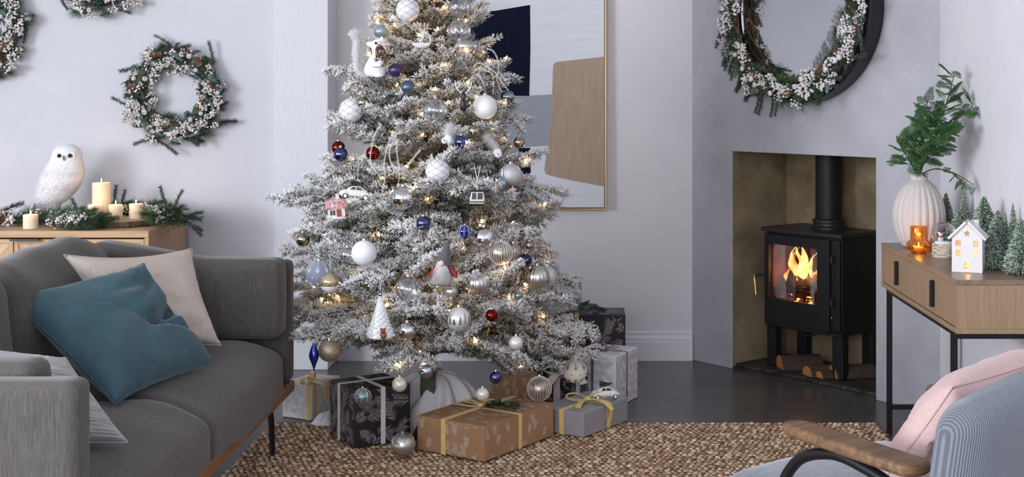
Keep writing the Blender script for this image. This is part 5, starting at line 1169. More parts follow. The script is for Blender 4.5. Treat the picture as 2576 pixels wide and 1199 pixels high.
for px, D, zz, dr in ((285, 5.58, .05, (0.1, 0, 1)), (300, 5.6, .03, (.2, .1, 1)), (200, 5.33, .02, (-.2, -.2, .8)), (420, 5.42, .06, (-.3, 0, 1)), (435, 5.44, .05, (.4, -.1, .8)), (455, 5.43, .02, (1, -.2, -.5)), (462, 5.40, .02, (.9, -.3, -.7)), (455, 5.38, .01, (1, -.3, -.2))):
    link('pine_sprig', SPR[0] if zz > .015 else SPR[1], gar, aim(Vector((P(px, 560, D * KS).x + 2.2, D * KS - 6.075, zz * KS)), dr, 0, 1.15))
# owl
s = 5.52 * KS / F; po = P(145, 520, 5.52 * KS); owl = thing('owl_figure', 'white feathered owl figure with brown eyes standing on the sideboard', 'owl', (po.x, 5.52 * KS, TZ))
zo = po.z - TZ
def osec(y, x0, x1, dep, cy=0): return ((((x0 + x1) / 2) - 145) * s, cy, (520 - y) * s + zo, (x1 - x0) / 2 * s, (x1 - x0) / 2 * s * dep)
M_feath = mat('white_feather', C(240, 240, 244), .9, bump=.5, bscale=90, bdist=.003, sheen=.5)
MB().loft([osec(519, 92, 112, .5, .004), osec(513, 86, 150, .55, .002), osec(506, 87, 166, .7), osec(496, 89, 174, .8), osec(482, 92, 186, .85), osec(466, 96, 199, .85), osec(450, 101, 208, .85), osec(434, 107, 211, .85), osec(420, 116, 210, .85), osec(408, 124, 208, .85, -.002), osec(398, 129, 207, .88, -.003), osec(386, 132, 206, .9, -.004), osec(375, 136, 203, .9, -.004), osec(366, 145, 192, .88, -.003), osec(361, 155, 180, .8)], 28).build('body', M_feath, owl, ang=180, subd=1)
rng = np.random.default_rng(2); n = 5200; zz = rng.uniform(.03, .262, n) * KS; aa = rng.uniform(0, 6.283, n)
SE = np.array([osec(513, 86, 150, .55, .002), osec(496, 89, 174, .8), osec(466, 96, 199, .85), osec(434, 107, 211, .85), osec(408, 124, 208, .85), osec(386, 132, 206, .9), osec(366, 145, 192, .88), osec(361, 155, 180, .8)])
cx = np.interp(zz, SE[:, 2], SE[:, 0]); rx = np.interp(zz, SE[:, 2], SE[:, 3]); ry = np.interp(zz, SE[:, 2], SE[:, 4])
Pn = np.stack([cx + rx * .985 * np.cos(aa), ry * .985 * np.sin(aa), zz], 1); D = np.stack([np.cos(aa) * .6 - .25, np.sin(aa) * .6, -1 + 0 * aa], 1) + rng.normal(size=(n, 3)) * .15; w1 = np.tile(np.array(C(240, 240, 244)), (n, 1))
fur('plumage', [spikes(Pn, D, .009, .0011, .0004, w1, w1, rng)], owl)
for px in (163, 188):
    ex = Vector(((px - 145) * s, -.0655 + (.0085 if px > 170 else 0), (520 - 390) * s + zo)); MB().uv(ex + Vector((0, .010, 0)), (.022, .007, .022), 20, 10).build('face_disc', M_feath, owl, ang=180)
    e = MB().uv(ex + Vector((.000, .000, 0)), .0105, 16, 10).build('eye', mat('amber_eye', C(70, 34, 14), .08, coat=1), owl, ang=180)
    MB().uv(ex + Vector((0, -.0070, 0)), .0056, 12, 8).build('pupil', M_eye, e, ang=180)
MB().lathe([(.0001, -.014), (.0028, -.009), (.0042, 0), (.003, .008), (.0005, .011)], 10, Matrix.Translation(((175.5 - 145) * s, -.074, (520 - 395) * s + zo)) @ Matrix.Scale(1.15, 4) @ Matrix.Rotation(.25, 4, 'X')).build('beak', mat('grey_beak', C(120, 122, 134), .3), owl)
for k in range(6):
    a0 = Vector(((134 - k * 4 - 145) * s, -.058 + .006 * k * .6, (520 - 462 - k * 4) * s + zo)); a1 = Vector(((108 - k * 3.4 - 145) * s, -.042 + .006 * k, (520 - 498 + k * 3.5 - 10) * s + zo))
    MB().tube(cr([a0, a0.lerp(a1, .5) + Vector((0, -.005, 0)), a1], 5), [.004, .0055, .006, .006, .006, .006, .006, .0055, .005, .004, .002], 8, flat=.6).build('wing_feather', M_feath, owl, ang=180)
for px in (142, 153): MB().tube([((px - 145) * s, 0, .026), ((px - 145) * s, -.002, .001)], .0045, 8).tube([((px - 145) * s, -.002, .003), ((px - 145) * s - .006, -.016, .002)], .003, 6).tube([((px - 145) * s, -.002, .003), ((px - 145) * s + .006, -.016, .002)], .003, 6).build('foot', mat('pale_owl_foot', C(214, 208, 206), .7), owl)

# ------------------------------------------------------------------ greenery on the gifts
def leaf_sprig(label, loc, seed, n, spread, h, leaves=LEAF[2:3], berries=0, z=.0, rz=0, ls=1.0):
    t = thing('leaf_sprig', label, 'greenery', loc, rz); rg = random.Random(seed)
    for k in range(max(3, n // 8)):
        a = rg.uniform(-.6, .6) + (0 if k % 2 else .2); l = spread * rg.uniform(.6, 1); d = Vector((math.cos(a), math.sin(a), 0)); pts = [Vector((-spread * .4, 0, .004)), d * l * .3 + Vector((0, 0, h * .5)), d * l + Vector((0, 0, h * .2))]; c = cr(pts, 6); MB().tube(c, .0009, 4).build('stem', M_tw, t)
        for q in range(8): p = c[min(len(c) - 1, 2 + q + rg.randint(0, 2))]; link('leaf', rg.choice(leaves), t, aim(p, (rg.uniform(-.4, 1), rg.uniform(-1, 1), rg.uniform(.05, .7)), rg.uniform(-.6, .6), ls * rg.uniform(.55, .85)))
    for k in range(berries): link('berry', BIGB, t, Matrix.Translation((rg.uniform(.0, .05), rg.uniform(-.02, .02), .009 + .006 * rg.random())) @ Matrix.Scale(.55, 4))
    return t
M_box = mat('boxwood_leaf', C(40, 62, 38), .45, col2=C(66, 90, 58), scale=60); LBOX = [leaf_mesh('leaf', .024, .008, M_box), leaf_mesh('leaf', .02, .0075, M_box)]
Mg = tb.matrix_basis
wp = P(1250, 1035, 4.98); wp.z = .1495; leaf_sprig('sprig of dark green boxwood tied to the brown gift', wp + Vector((-.02, .01, 0)), 3, 96, .115, .035, LBOX, rz=-.1, ls=1.35)
wp = P(1512, 873, 5.72); wp.z = .2275; leaf_sprig('small holly sprig with white berries on the white gift', wp + Vector((-.03, .0, 0)), 5, 24, .05, .014, LBOX, 9, rz=.2)
# cedar kit
M_ced = mat('cedar_green', C(40, 84, 44), .55, vcol=True)
def cedar_frond(seed, L=.11, ca=C(48, 90, 50), cb=C(96, 142, 80)):
    rng = np.random.default_rng(seed); rg = random.Random(seed); segs = []; pts = [Vector((L * t, 0, .02 * L * math.sin(3 * t) - .16 * L * t * t)) for t in (0, .2, .4, .6, .8, 1)]
    for k in range(14):
        t = .12 + .86 * k / 14; p = pts[min(5, int(t * 5))].lerp(pts[min(5, int(t * 5) + 1)], t * 5 - int(t * 5)); sd = 1 if k % 2 else -1; l = L * .42 * (1.05 - t) + .008; e = p + Vector((l * .72, sd * l * .7, -.15 * l + rg.uniform(-.1, .1) * l)); segs.append((p, e))
        for j in range(5): q = p.lerp(e, .25 + .15 * j); s2 = 1 if j % 2 else -1; l2 = l * .34 * (1.2 - .15 * j) + .004; segs.append((q, q + Vector((l2 * (.9 - .3 * sd * s2), s2 * l2 * .6 + sd * l2 * .3, -.1 * l2))))
    segs += list(zip(pts[:-1], pts[1:])); b = MB()
    for a, c in segs: b.tube([a, c], [.0009, .0005], 4, flat=.6)
    PP, DD, T, I = along([(tuple(a), tuple(c)) for a, c in segs], 700, rng); m_ = rng.random((len(PP), 1)); cc_ = np.array(ca) * (1 - m_) + np.array(cb) * m_
    return np_mesh('cedar_frond', [mb_chunk(b, tuple(np.array(ca) * 1.1)), spikes(PP, brush_dirs(DD, R2(28), rng, .3), .0046, .0007, .0003, cc_ * .9, cc_, rng)], M_ced)
CED = [cedar_frond(k) for k in range(3)]; CEDD = [cedar_frond(8, .09, C(24, 40, 28), C(40, 60, 44)), cedar_frond(9, .09, C(24, 40, 28), C(44, 64, 46))]
t = thing('cedar_sprig', 'dark green cedar sprig on the black gift before the upright grey one', 'greenery', (-.03, 6.10, .3275))
for k, (x, z, d) in enumerate(((-.07, .05, (-.4, -.1, .7)), (-.02, .03, (.2, -.1, 1)), (.02, .02, (.9, -.1, .35)), (-.04, .09, (.3, 0, .9)), (.0, .01, (.6, -.2, .6)), (.06, .02, (1, -.1, .1)), (-.08, .11, (-.1, 0, 1)))): link('cedar_frond', CEDD[k % 2], t, aim((x, -.02, z), d, .6, .9))
MB().tube(cr([(.09, -.03, .004), (0, -.02, .012), (-.06, -.02, .05), (-.08, -.015, .12)], 5), .0016, 5).build('stem', M_tw, t)
# ------------------------------------------------------------------ wood stove
M_iron = mat('black_cast_iron', C(30, 30, 32), .5, bump=.15, bscale=160, bdist=.001, spec=.4); M_iron2 = mat('dark_iron_top', C(40, 40, 43), .42, bump=.12, bscale=160, bdist=.001)
M_brass = mat('brass_handle', C(214, 186, 120), .25, 1); M_fireb = mat('sooty_fire_brick', C(110, 66, 44), .9, col2=C(60, 40, 32), scale=14, bump=.4)
ST = MBR @ Matrix.Translation((.64, .10, .0275)); stove = thing('wood_stove', 'black cast iron wood stove burning logs behind its glass door', 'stove', M=ST)
SW, SD, SB, SH = .232, .275, .215, .655     # half width, depth, bottom and top of the body
def bowf(x): return -.022 * (1 - (x / SW) ** 2)   # front curves outwards
FXN = 12; fx_ = [lerp(-SW, SW, i / FXN) for i in range(FXN + 1)]
outline = [(x, bowf(x)) for x in fx_]
def ring(x0, x1, inset): return [(x, bowf(x) + inset) for x in [lerp(x0, x1, i / 10) for i in range(11)]]
b = MB()   # body shell, open to the fire chamber at the front
b.box(-SW, -SW + .02, .002, SD, SB, SH).box(SW - .05, SW, .002, SD, SB, SH).box(-SW + .02, SW - .05, SD - .02, SD, SB, SH).box(-SW + .02, SW - .05, .012, SD - .02, SB, SB + .03).box(-SW + .02, SW - .05, .012, SD - .02, SH - .03, SH)
b.build('body', M_iron, stove, smooth=False, bevel=.002)
MB().prism([(-SW - .014, SD + .004)] + [(x * 1.06, bowf(x) - .024) for x in fx_] + [(SW + .014, SD + .004)], SH + .0005, SH + .019).build('top_plate', M_iron2, stove, smooth=False, bevel=.004)
MB().prism([(-SW, SD)] + [(x, bowf(x) - .006) for x in fx_] + [(SW, SD)], SB - .016, SB - .0005).build('base_plate', M_iron, stove, smooth=False, bevel=.003)
# door: curved frame round the glass, window from WX0..WX1, WZ0..WZ1
DX0, DX1, DZ0, DZ1 = -SW + .004, .178, SB + .004, SH - .012; WX0, WX1, WZ0, WZ1 = -.198, .112, .335, .598
def curved(b, x0, x1, z0, z1, y0, y1, n=8):
    xs = [lerp(x0, x1, i / n) for i in range(n + 1)]; return b.prism([(x, bowf(x) + y1) for x in xs][::-1] + [(x, bowf(x) + y0) for x in xs], z0, z1)
b = MB(); curved(b, DX0, DX1, DZ0, WZ0, -.016, .0); curved(b, DX0, DX1, WZ1, DZ1, -.016, .0); curved(b, DX0, WX0, WZ0, WZ1, -.016, .0, 3); curved(b, WX1, DX1, WZ0, WZ1, -.016, .0, 3)
for sx, sz, cx_, cz_ in ((1, 1, WX0, WZ0), (-1, 1, WX1, WZ0), (1, -1, WX0, WZ1), (-1, -1, WX1, WZ1)):
    arc = [(cx_, cz_)] + [(cx_ + sx * (.02 - .02 * math.cos(a)), cz_ + sz * (.02 - .02 * math.sin(a))) for a in [k * math.pi / 12 for k in range(7)]][::-1]
    if sx * sz < 0: arc = arc[::-1]
    M = frame(Vector((0, bowf(cx_ + sx * .01), 0)), (1, 0, 0), (0, 0, 1), (0, -1, 0)); b.prism(arc, 0, .0155, M)
door = b.build('door', M_iron, stove, smooth=False)
b = MB(); curved(b, DX0 + .01, DX1 - .01, SB - .004, SB + .006, -.026, -.010); b.build('door_lip', M_iron, door)
b = MB(); curved(b, WX0 - .004, WX1 + .004, WZ0 - .004, WZ1 + .004, .002, .005, 10)
b.build('glass', shell_glass('stove_glass', (.97, .95, .92), (.9, .9, .92), .02, .5), door)
for z in (.36, .555):
    hg = MB().box(DX1 - .03, DX1 + .022, -.026, -.008, z - .008, z + .008).build('hinge', M_iron, door, smooth=False, bevel=.002)
    MB().lathe([(.009, z - .02), (.009, z + .012), (.006, z + .015)], 12, Matrix.Translation((DX1 + .016, -.026, 0))).build('hinge_pin', M_iron, hg)
MB().box(DX1 + .003, SW - .004, -.014, .0015, SB + .004, SH - .012).build('hinge_panel', M_iron, stove, smooth=False, bevel=.003)
h = MB().tube([(DX0 + .006, -.014, .44), (DX0 - .018, -.034, .442), (DX0 - .03, -.045, .440)], .006, 8).build('latch', M_iron, door)
MB().tube(cr([(DX0 - .03, -.046, .442), (DX0 - .037, -.050, .43), (DX0 - .032, -.050, .39), (DX0 - .026, -.050, .345)], 5), .0075, 10).build('door_handle', M_brass, h)
for sx in (-1, 1):
    for yy in (.004, SD - .05):
        x0_, x1_ = (-SW, -SW + .055) if sx < 0 else (SW - .062, SW)
        MB().prism([(x0_, yy), (x1_, yy), (x1_, yy + .046), (x0_, yy + .046)], 0.0, SB - .0165).build('leg', M_iron, stove, smooth=False, bevel=.004)
MB().tube([(-.02, -.005, SB - .02), (.04, -.012, SB - .034), (.09, -.012, SB - .022)], .004, 6).build('air_lever', M_iron, stove)
FLX, FLY = .02, .165
fl = MB().lathe([(.064, SH + .03), (.064, 1.06)], 32, Matrix.Translation((FLX, FLY, 0))).build('flue_pipe', M_iron, stove)
MB().lathe([(.086, SH + .0195), (.086, SH + .028), (.074, SH + .034), (.074, SH + .046), (.078, SH + .05), (.078, SH + .062), (.068, SH + .068), (.0645, SH + .07)], 32, Matrix.Translation((FLX, FLY, 0))).build('flue_collar', M_iron2, stove)
# fire chamber
ch = MB().box(-SW + .0205, SW - .0505, SD - .035, SD - .0205, SB + .0305, SH - .0305).build('fire_back', M_fireb, stove, smooth=False)
for sx in (-1, 1): x = -SW + .0205 if sx < 0 else SW - .0605; MB().box(x, x + .01, .012, SD - .036, SB + .0305, SH - .0305).build('fire_side', M_fireb, stove, smooth=False)
MB().box(WX0 - .01, WX1 + .02, .02, .028, .345, .352).box(WX0 - .01, WX1 + .02, .02, .028, .375, .382).build('log_guard', M_iron, stove, smooth=False)
for k in range(6): x = lerp(WX0 + .01, WX1 - .005, k / 5); MB().box(x - .006, x + .006, .019, .029, .33, .40 if k in (2, 3) else .378).build('guard_bar', M_iron, stove, smooth=False)
M_char = mat('charred_log', C(24, 20, 18), .9, col2=C(60, 46, 38), scale=30, bump=.6, bscale=40, bdist=.003)
def log_mesh(L, r, M, seed=1, n=18): return MB().lathe([(r * .9, 0), (r, .006), (r * 1.02, L * .5), (r, L - .006), (r * .9, L)], n, M, rib=lambda a, q, z: q * (1 + .07 * noise.noise(Vector((math.cos(a) * 2 + seed, math.sin(a) * 2, z * 9)))))
for k, (p, rz_, ry_) in enumerate((((-.165, .085, .395), 0.4, 95), ((-.07, .13, .40), -.2, 84), ((-.18, .17, .37), .1, 90))):
    o = log_mesh(.16, .046, Matrix.Translation(p) @ Matrix.Rotation(rz_, 4, 'Z') @ Matrix.Rotation(R2(ry_), 4, 'Y'), k).build('burning_log', M_char, None); o.parent = None
    o.matrix_local = ST; tag(o, ['charred log burning at the front of the stove fire', 'charred log lying at the back of the stove fire', 'charred log at the left side of the stove fire'][k], 'log', 'logs burning in the stove')
M_ember = emit('ember_glow', (1, .22, .05), 5); M_ash = mat('ash_ember', C(80, 50, 40), .9, col2=C(160, 110, 90), scale=60)
b = MB(); b2 = MB(); rg = random.Random(5)
for k in range(150): (b if rg.random() < .3 else b2).sph((rg.uniform(WX0 - .01, WX1 + .03), rg.uniform(.035, .22), SB + .036 + rg.uniform(0, .10) * (.6 + .6 * rg.random())), rg.uniform(.006, .014), 1, Matrix.Rotation(rg.uniform(0, 3), 4, 'X'))
stuff(b.build('glowing_embers', M_ember, stove)); stuff(b2.build('ash', M_ash, stove))
# flames: tapering twisted tongues
def flame_mat(name, c0, c1, s0, s1):
    m = bpy.data.materials.new(name); m.use_nodes = True; nt = m.node_tree; N = nt.nodes; L = nt.links; N.clear()
    o = N.new('ShaderNodeOutputMaterial'); e = N.new('ShaderNodeEmission'); t = N.new('ShaderNodeBsdfTransparent'); mx = N.new('ShaderNodeMixShader'); tc = N.new('ShaderNodeTexCoord'); mp = N.new('ShaderNodeMapping'); n = N.new('ShaderNodeTexNoise'); r = N.new('ShaderNodeValToRGB'); r2 = N.new('ShaderNodeValToRGB')
    mp.inputs['Scale'].default_value = (26, 26, 9); n.inputs['Scale'].default_value = 1; n.inputs['Detail'].default_value = 3; n.inputs['Distortion'].default_value = 1.2
    L.new(tc.outputs['Object'], mp.inputs[0]); L.new(mp.outputs[0], n.inputs['Vector']); L.new(n.outputs['Fac'], r.inputs[0]); L.new(n.outputs['Fac'], r2.inputs[0])
    r.color_ramp.elements[0].position = .35; r.color_ramp.elements[1].position = .65; r.color_ramp.elements[0].color = (*c0, 1); r.color_ramp.elements[1].color = (*c1, 1)
    r2.color_ramp.elements[0].position = .32; r2.color_ramp.elements[1].position = .55; r2.color_ramp.elements[0].color = (s0,) * 3 + (1,); r2.color_ramp.elements[1].color = (s1,) * 3 + (1,)
    e.inputs[1].default_value = 2.4; L.new(r.outputs[0], e.inputs[0]); L.new(r2.outputs[0], mx.inputs[0]); L.new(t.outputs[0], mx.inputs[1]); L.new(e.outputs[0], mx.inputs[2]); L.new(mx.outputs[0], o.inputs[0]); return m
M_f1 = flame_mat('flame_yellow', (1, .40, .07), (1, .72, .32), .25, 1.0); M_f2 = flame_mat('flame_orange', (1, .2, .03), (1, .5, .14), .1, .8)
def flame(x, y, z, h, w, seed, m):
    x -= .045
    secs = []
    for k in range(13):
        t = k / 12; r = w * (math.sin(math.pi * min(1, .18 + t * .84)) ** 1.2) * (1 - .35 * t) + .0004; dx = .035 * t * math.sin(4.2 * t + seed) + .02 * noise.noise(Vector((seed, t * 4, 0))); secs.append((x + dx, y + .012 * math.sin(3 * t + seed), z + h * t, r, r * .55))
    MB().loft(secs, 12).build('flame', m, stove, ang=180)
for a in ((-.05, .10, .40, .19, .026, 1, M_f1), (-.085, .10, .40, .185, .022, 2.4, M_f1), (-.02, .11, .40, .15, .018, 4, M_f1), (.02, .12, .40, .13, .018, 5.2, M_f2), (-.115, .09, .39, .10, .014, 3.1, M_f2), (-.06, .085, .37, .1, .012, 6.3, M_f1), (-.03, .08, .36, .08, .01, 7.7, M_f1), (.06, .15, .38, .1, .016, 8.2, M_f2)): flame(*a)
l = bpy.data.lights.new('fire_glow', 'POINT'); l.energy = 1.6; l.color = (1, .42, .14); l.shadow_soft_size = .04; o = bpy.data.objects.new('fire_glow', l); col.objects.link(o); o.parent = stove; o.location = (-.04, .06, .47)
for a in ((-.10, .13, .42, .16, .02, 9.1, M_f2), (.03, .10, .40, .17, .016, 2.9, M_f1), (-.07, .12, .42, .175, .03, 5.8, M_f1)): flame(*a)
# firewood under the stove
M_birch = mat('birch_bark', C(96, 78, 66), .9, col2=C(60, 48, 42), scale=40, stretch=(6, 6, .8), bump=.8, bscale=50, bdist=.004); M_cutw = mat('split_wood_face', C(206, 138, 76), .7, col2=C(182, 112, 58), scale=20)
def split_log(label, s, t, L, r, yaw, roll, z0=.0285):
    n = 12; pl = [(r * math.cos(a), r * math.sin(a)) for a in [math.pi * k / n for k in range(n + 1)]]
    o = thing('firewood_log', label, 'firewood', M=MBR @ Matrix.Translation((s, t, z0)) @ Matrix.Rotation(yaw, 4, 'Z') @ Matrix.Rotation(roll, 4, 'X'), group='firewood under the stove'); Mx = frame(Vector((0, 0, .001)), (0, 1, 0), (0, 0, 1), (1, 0, 0))
    b = MB(); vs = []; fs = []
    b.prism(pl, .0005, L - .0005, Mx); b.build('bark', M_birch, o, ang=50)
    for h0, h1 in ((-.001, .0004), (L - .0004, L + .001)): MB().prism([(x * .96, y * .96 + .001) for x, y in pl], h0, h1, Mx).build('cut_end', M_cutw, o, smooth=False)
split_log('split birch log lying under the stove at the left', .505, .085, .20, .062, R2(58), 0)
split_log('short split log in front of the right stove leg', .705, .052, .18, .046, R2(70), 0)
split_log('split log pushed behind the right stove leg', .80, .12, .2, .055, R2(62), 0)
split_log('small wedge of firewood beside the right stove leg', .775, .055, .1, .032, R2(75), 0)

# ------------------------------------------------------------------ round mirror with its garland
MC = (.76, 1.735); mm = MBR @ Matrix.Translation((MC[0], 0, MC[1])); mir = thing('wall_mirror', 'round mirror in a deep black frame hanging on the chimney breast', 'mirror', M=mm)
RF = Matrix.Rotation(math.pi / 2, 4, 'X')
MB().lathe([(.425, .001), (.43, .012), (.43, .096), (.424, .102), (.40, .102), (.396, .096), (.396, .06)], 96, RF).build('frame', M_black, mir)
MB().lathe([(.396, .06), (.396, .064), (.0001, .0641)], 96, RF).build('glass', mat('mirror_glass', (.92, .93, .94), .01, 1), mir)
g2 = thing('mirror_garland', 'garland of white berries, frosted pine and cones around the round mirror', 'garland', M=mm)
a0, a1 = R2(150), R2(392)
for j in range(3): MB().tube([((.365 + .02 * math.cos(6 * a + j * 2)) * math.cos(a), -.113 + .01 * math.sin(6 * a + j * 2), (.365 + .02 * math.cos(6 * a + j * 2)) * math.sin(a)) for a in [lerp(a0, a1, i / 60) for i in range(61)]], .0045, 6).build('vine', mat('rusty_vine', C(112, 74, 48), .8), g2)
def mpath(t): p, T, O = ring_path(.37, a0, a1)(t); return p + Vector((0, -.106, 0)), T, O
dress(g2, mpath, (0, -1, 0), 105, 90, 70, 11, 24, .058, 77, depth=.05, scale=1.35)
rg = random.Random(8)
for k in range(22):
    a = R2(rg.uniform(290, 372)); link('frosted_sprig', SPRF, g2, aim((.345 * math.cos(a), -.125, .345 * math.sin(a)), (-math.cos(a) * .8 - math.sin(a) * .5 * 1, -.15, -math.sin(a) * .5 + .35), 0, rg.uniform(.9, 1.25)))
for k in range(16):
    a = R2(rg.uniform(195, 265)); link('pine_sprig', SPR[0], g2, aim((.40 * math.cos(a), -.12, .40 * math.sin(a)), (math.cos(a) * .4, -.1, -1), 0, rg.uniform(.9, 1.25)))

# ------------------------------------------------------------------ on the console table
KZ = CZ1 + .0006
# ribbed vase
vx, vy = 850 * 5.08 / F, 5.08; vase = thing('vase', 'tall ribbed speckled stoneware vase with a narrow neck on the console', 'vase', (vx, vy, KZ))
M_vase = mat('speckled_stoneware', C(206, 198, 194), .7, col2=C(110, 84, 70), scale=150, detail=2, ramp=(.70, .74), bump=.1, bscale=60)
vp = cr([(r, z, 0) for r, z in ((.052, 0), (.066, .012), (.085, .05), (.098, .105), (.097, .145), (.084, .195), (.062, .235), (.042, .255), (.034, .262), (.033, .275), (.037, .286))], 4)
def vrib(a, q, z):
    k = max(0, min(1, (.262 - z) / .05)) * min(1, z / .012 + .2); w = (a * 22 / (2 * math.pi)) % 1; return q * (1 + .055 * k * (abs(math.sin(math.pi * w)) - .5))
MB().lathe([(p.x, p.y) for p in vp] + [(.033, .286), (.029, .27), (.0295, .2)], 176, rib=vrib).build('body', M_vase, vase, ang=180)
# cedar branch in the vase
br = thing('cedar_branch', 'green cedar branches standing in the ribbed vase', 'branch', (vx, vy, KZ + .215)); L0 = Vector((vx, vy, KZ + .215))
stems = [[(2312, 440, 5.08), (2330, 380, 5.08), (2352, 320, 5.08), (2380, 260, 5.10), (2400, 190, 5.10)], [(2312, 440, 5.08), (2345, 370, 5.06), (2400, 310, 5.05), (2450, 262, 5.02)], [(2310, 440, 5.08), (2300, 385, 5.05), (2312, 330, 5.0), (2340, 300, 5.0)], [(2308, 440, 5.08), (2285, 400, 5.08), (2268, 370, 5.1)], [(2316, 440, 5.08), (2350, 425, 5.05), (2400, 435, 5.0), (2450, 465, 4.96)], [(2312, 440, 5.08), (2322, 390, 5.0), (2345, 350, 4.95), (2375, 330, 4.93)], [(2352, 320, 5.08), (2340, 290, 5.1), (2330, 262, 5.12)]]
rg = random.Random(9)
for k, st in enumerate(stems):
    c = cr([P(*q) - L0 for q in st], 8); c0 = [Vector((rg.uniform(-.01, .01), rg.uniform(-.01, .01), .005))] if st[0][1] == 440 else []
    MB().tube(c0 + c, [.0022 * (1 - .7 * i / (len(c) + 1)) + .0006 for i in range(len(c0 + c))], 6).build('stem', M_tw, br)
    n = len(c)
    for j in range(5 if st[0][1] == 440 else 0, n, 2):
        if k == 4 and j < 10: continue
        for g in ((1, -1, 0) if j % 2 and k != 4 else (1, -1)):
            T = (c[min(j + 1, n - 1)] - c[max(j - 1, 0)]).normalized(); d = T * rg.uniform(.3, 1) + Vector((rg.uniform(-.9, .9), rg.uniform(-.9, .6), rg.uniform(-.85, .25)))
            q = c[j] + L0 + d.normalized() * .1
            if q.x > 1.49: d.x = -abs(d.x) * .5
            link('cedar_frond', rg.choice(CED), br, aim(c[j], d, rg.uniform(-.8, .8), rg.uniform(.5, .85) * (1 if k != 4 else .6)))
# amber glass tealight holder
ax_, ay_ = 849 * 4.9 / F, 4.9; am = thing('tealight_holder', 'amber glass tealight holder glowing before the vase', 'candle holder', (ax_, ay_, KZ))
M_amb = bpy.data.materials.new('amber_glass'); M_amb.use_nodes = True; I = M_amb.node_tree.nodes['Principled BSDF'].inputs
M_amb = shell_glass('amber_glass', (.99, .74, .38), (1, .75, .4), .05, .5, .03)
MB().lathe([(.028, .001), (.032, .006), (.043, .014), (.0455, .026), (.044, .038), (.036, .046), (.031, .050), (.031, .10), (.0285, .10), (.0285, .048), (.034, .042), (.041, .034), (.0425, .026), (.040, .016), (.03, .010), (.0001, .009)], 40).build('glass', M_amb, am, ang=70)
MB().lathe([(.026, 0), (.03, .004), (.026, .0075)], 24).build('foot', shell_glass('clear_foot', (.95, .93, .92), (.9, .9, .9), .1, .6), am)
tl_ = MB().lathe([(.019, .0098), (.019, .022), (.017, .022), (.0001, .0215)], 20).build('tealight', M_wax, am)
MB().lathe([(.0003, .022), (.003, .027), (.002, .035), (.0003, .041)], 8).build('flame', M_flame, tl_, ang=180)
l = bpy.data.lights.new('tealight_glow', 'POINT'); l.energy = .12; l.color = (1, .6, .28); l.shadow_soft_size = .01; o = bpy.data.objects.new('tealight_glow', l); col.objects.link(o); o.parent = am; o.location = (0, 0, .047)
# snow globe
gx_, gy_ = 912 * 4.78 / F, 4.78; gl = thing('snow_globe', 'snow globe with a snowman on a birch bark base', 'snow globe', (gx_, gy_, KZ))
M_bb = mat('white_birch_bark', C(206, 192, 178), .85, col2=C(118, 98, 84), scale=26, stretch=(1, 1, 7), ramp=(.52, .62), bump=.5, bscale=40, bstretch=(1, 1, 5), bdist=.002)
MB().lathe([(.041, 0), (.0425, .004), (.042, .046), (.038, .05), (.0001, .0502)], 40).build('base', M_bb, gl)
MB().lathe([(max(.044 * math.sin(a), 1e-5), .086 - .044 * math.cos(a)) for a in [math.pi * (.20 + .80 * k / 24) for k in range(25)]], 40).build('dome', shell_glass('globe_glass', (.97, .97, .97), (.95, .95, .97), .02, .6), gl, ang=180)
MB().lathe([(.034, .0505), (.032, .055), (.018, .059), (.0001, .06)], 28).build('snow_ground', M_flock, gl, ang=180)
sn = MB().sph((-.014, -.012, .066), (.0105, .0105, .0115), 2).sph((-.014, -.012, .0825), .0078, 2).build('snowman', mat('snowman_white', C(240, 240, 242), .5), gl, ang=180)
MB().lathe([(.0075, .0885), (.0075, .0895), (.0048, .0898), (.0045, .097), (.0001, .0972)], 14, Matrix.Translation((-.014, -.012, 0))).build('hat', M_eye, sn)
MB().tube([(-.014 + .0078 * math.cos(a), -.012 + .0078 * math.sin(a), .0755) for a in [k * .524 for k in range(12)]], .002, 6, closed=True).build('scarf', mat('red_scarf', C(178, 30, 36), .6), sn)
for z in (.066, .072): MB().sph((-.014, -.0232, z), .0011).build('button', M_eye, sn)
MB().lathe([(.0008, 0), (.0022, .0)], 5, Matrix.Translation((-.014, -.019, .082))).tube([(-.014, -.019, .0822), (-.012, -.025, .0815)], [.0012, .0003], 6).build('nose', mat('carrot', C(214, 110, 40), .6), sn)
link('pine', np_mesh('pine', brush_tree(.052, .017, 3, .45, 1500, .0005, C(36, 96, 60)), M_fir), gl, Matrix.Translation((.012, .0, .057)))['kind'] = 'stuff'
# ceramic house
hx_, hy_ = 972 * 4.40 / F, 4.37; ho = thing('ceramic_house', 'white ceramic tealight house with lit windows and a star', 'ornament', (hx_ - .01, hy_, KZ), -.40); M_cer = mat('white_bisque', C(226, 222, 222), .45, coat=.2)
w, d, hw, hp = .049, .072, .113, .163
MB().box(-w, -w + .005, 0, d, 0, hw).box(w - .005, w, 0, d, 0, hw).box(-w, w, d, d + .005, 0, hw).prism([(-w, hw), (w, hw), (0, hp)], -d - .005, -d, frame(Vector((0, 0, 0)), (1, 0, 0), (0, 0, 1), (0, -1, 0))).box(-w, w, 0.0, d, 0.0, .004).build('walls', M_cer, ho, smooth=False)
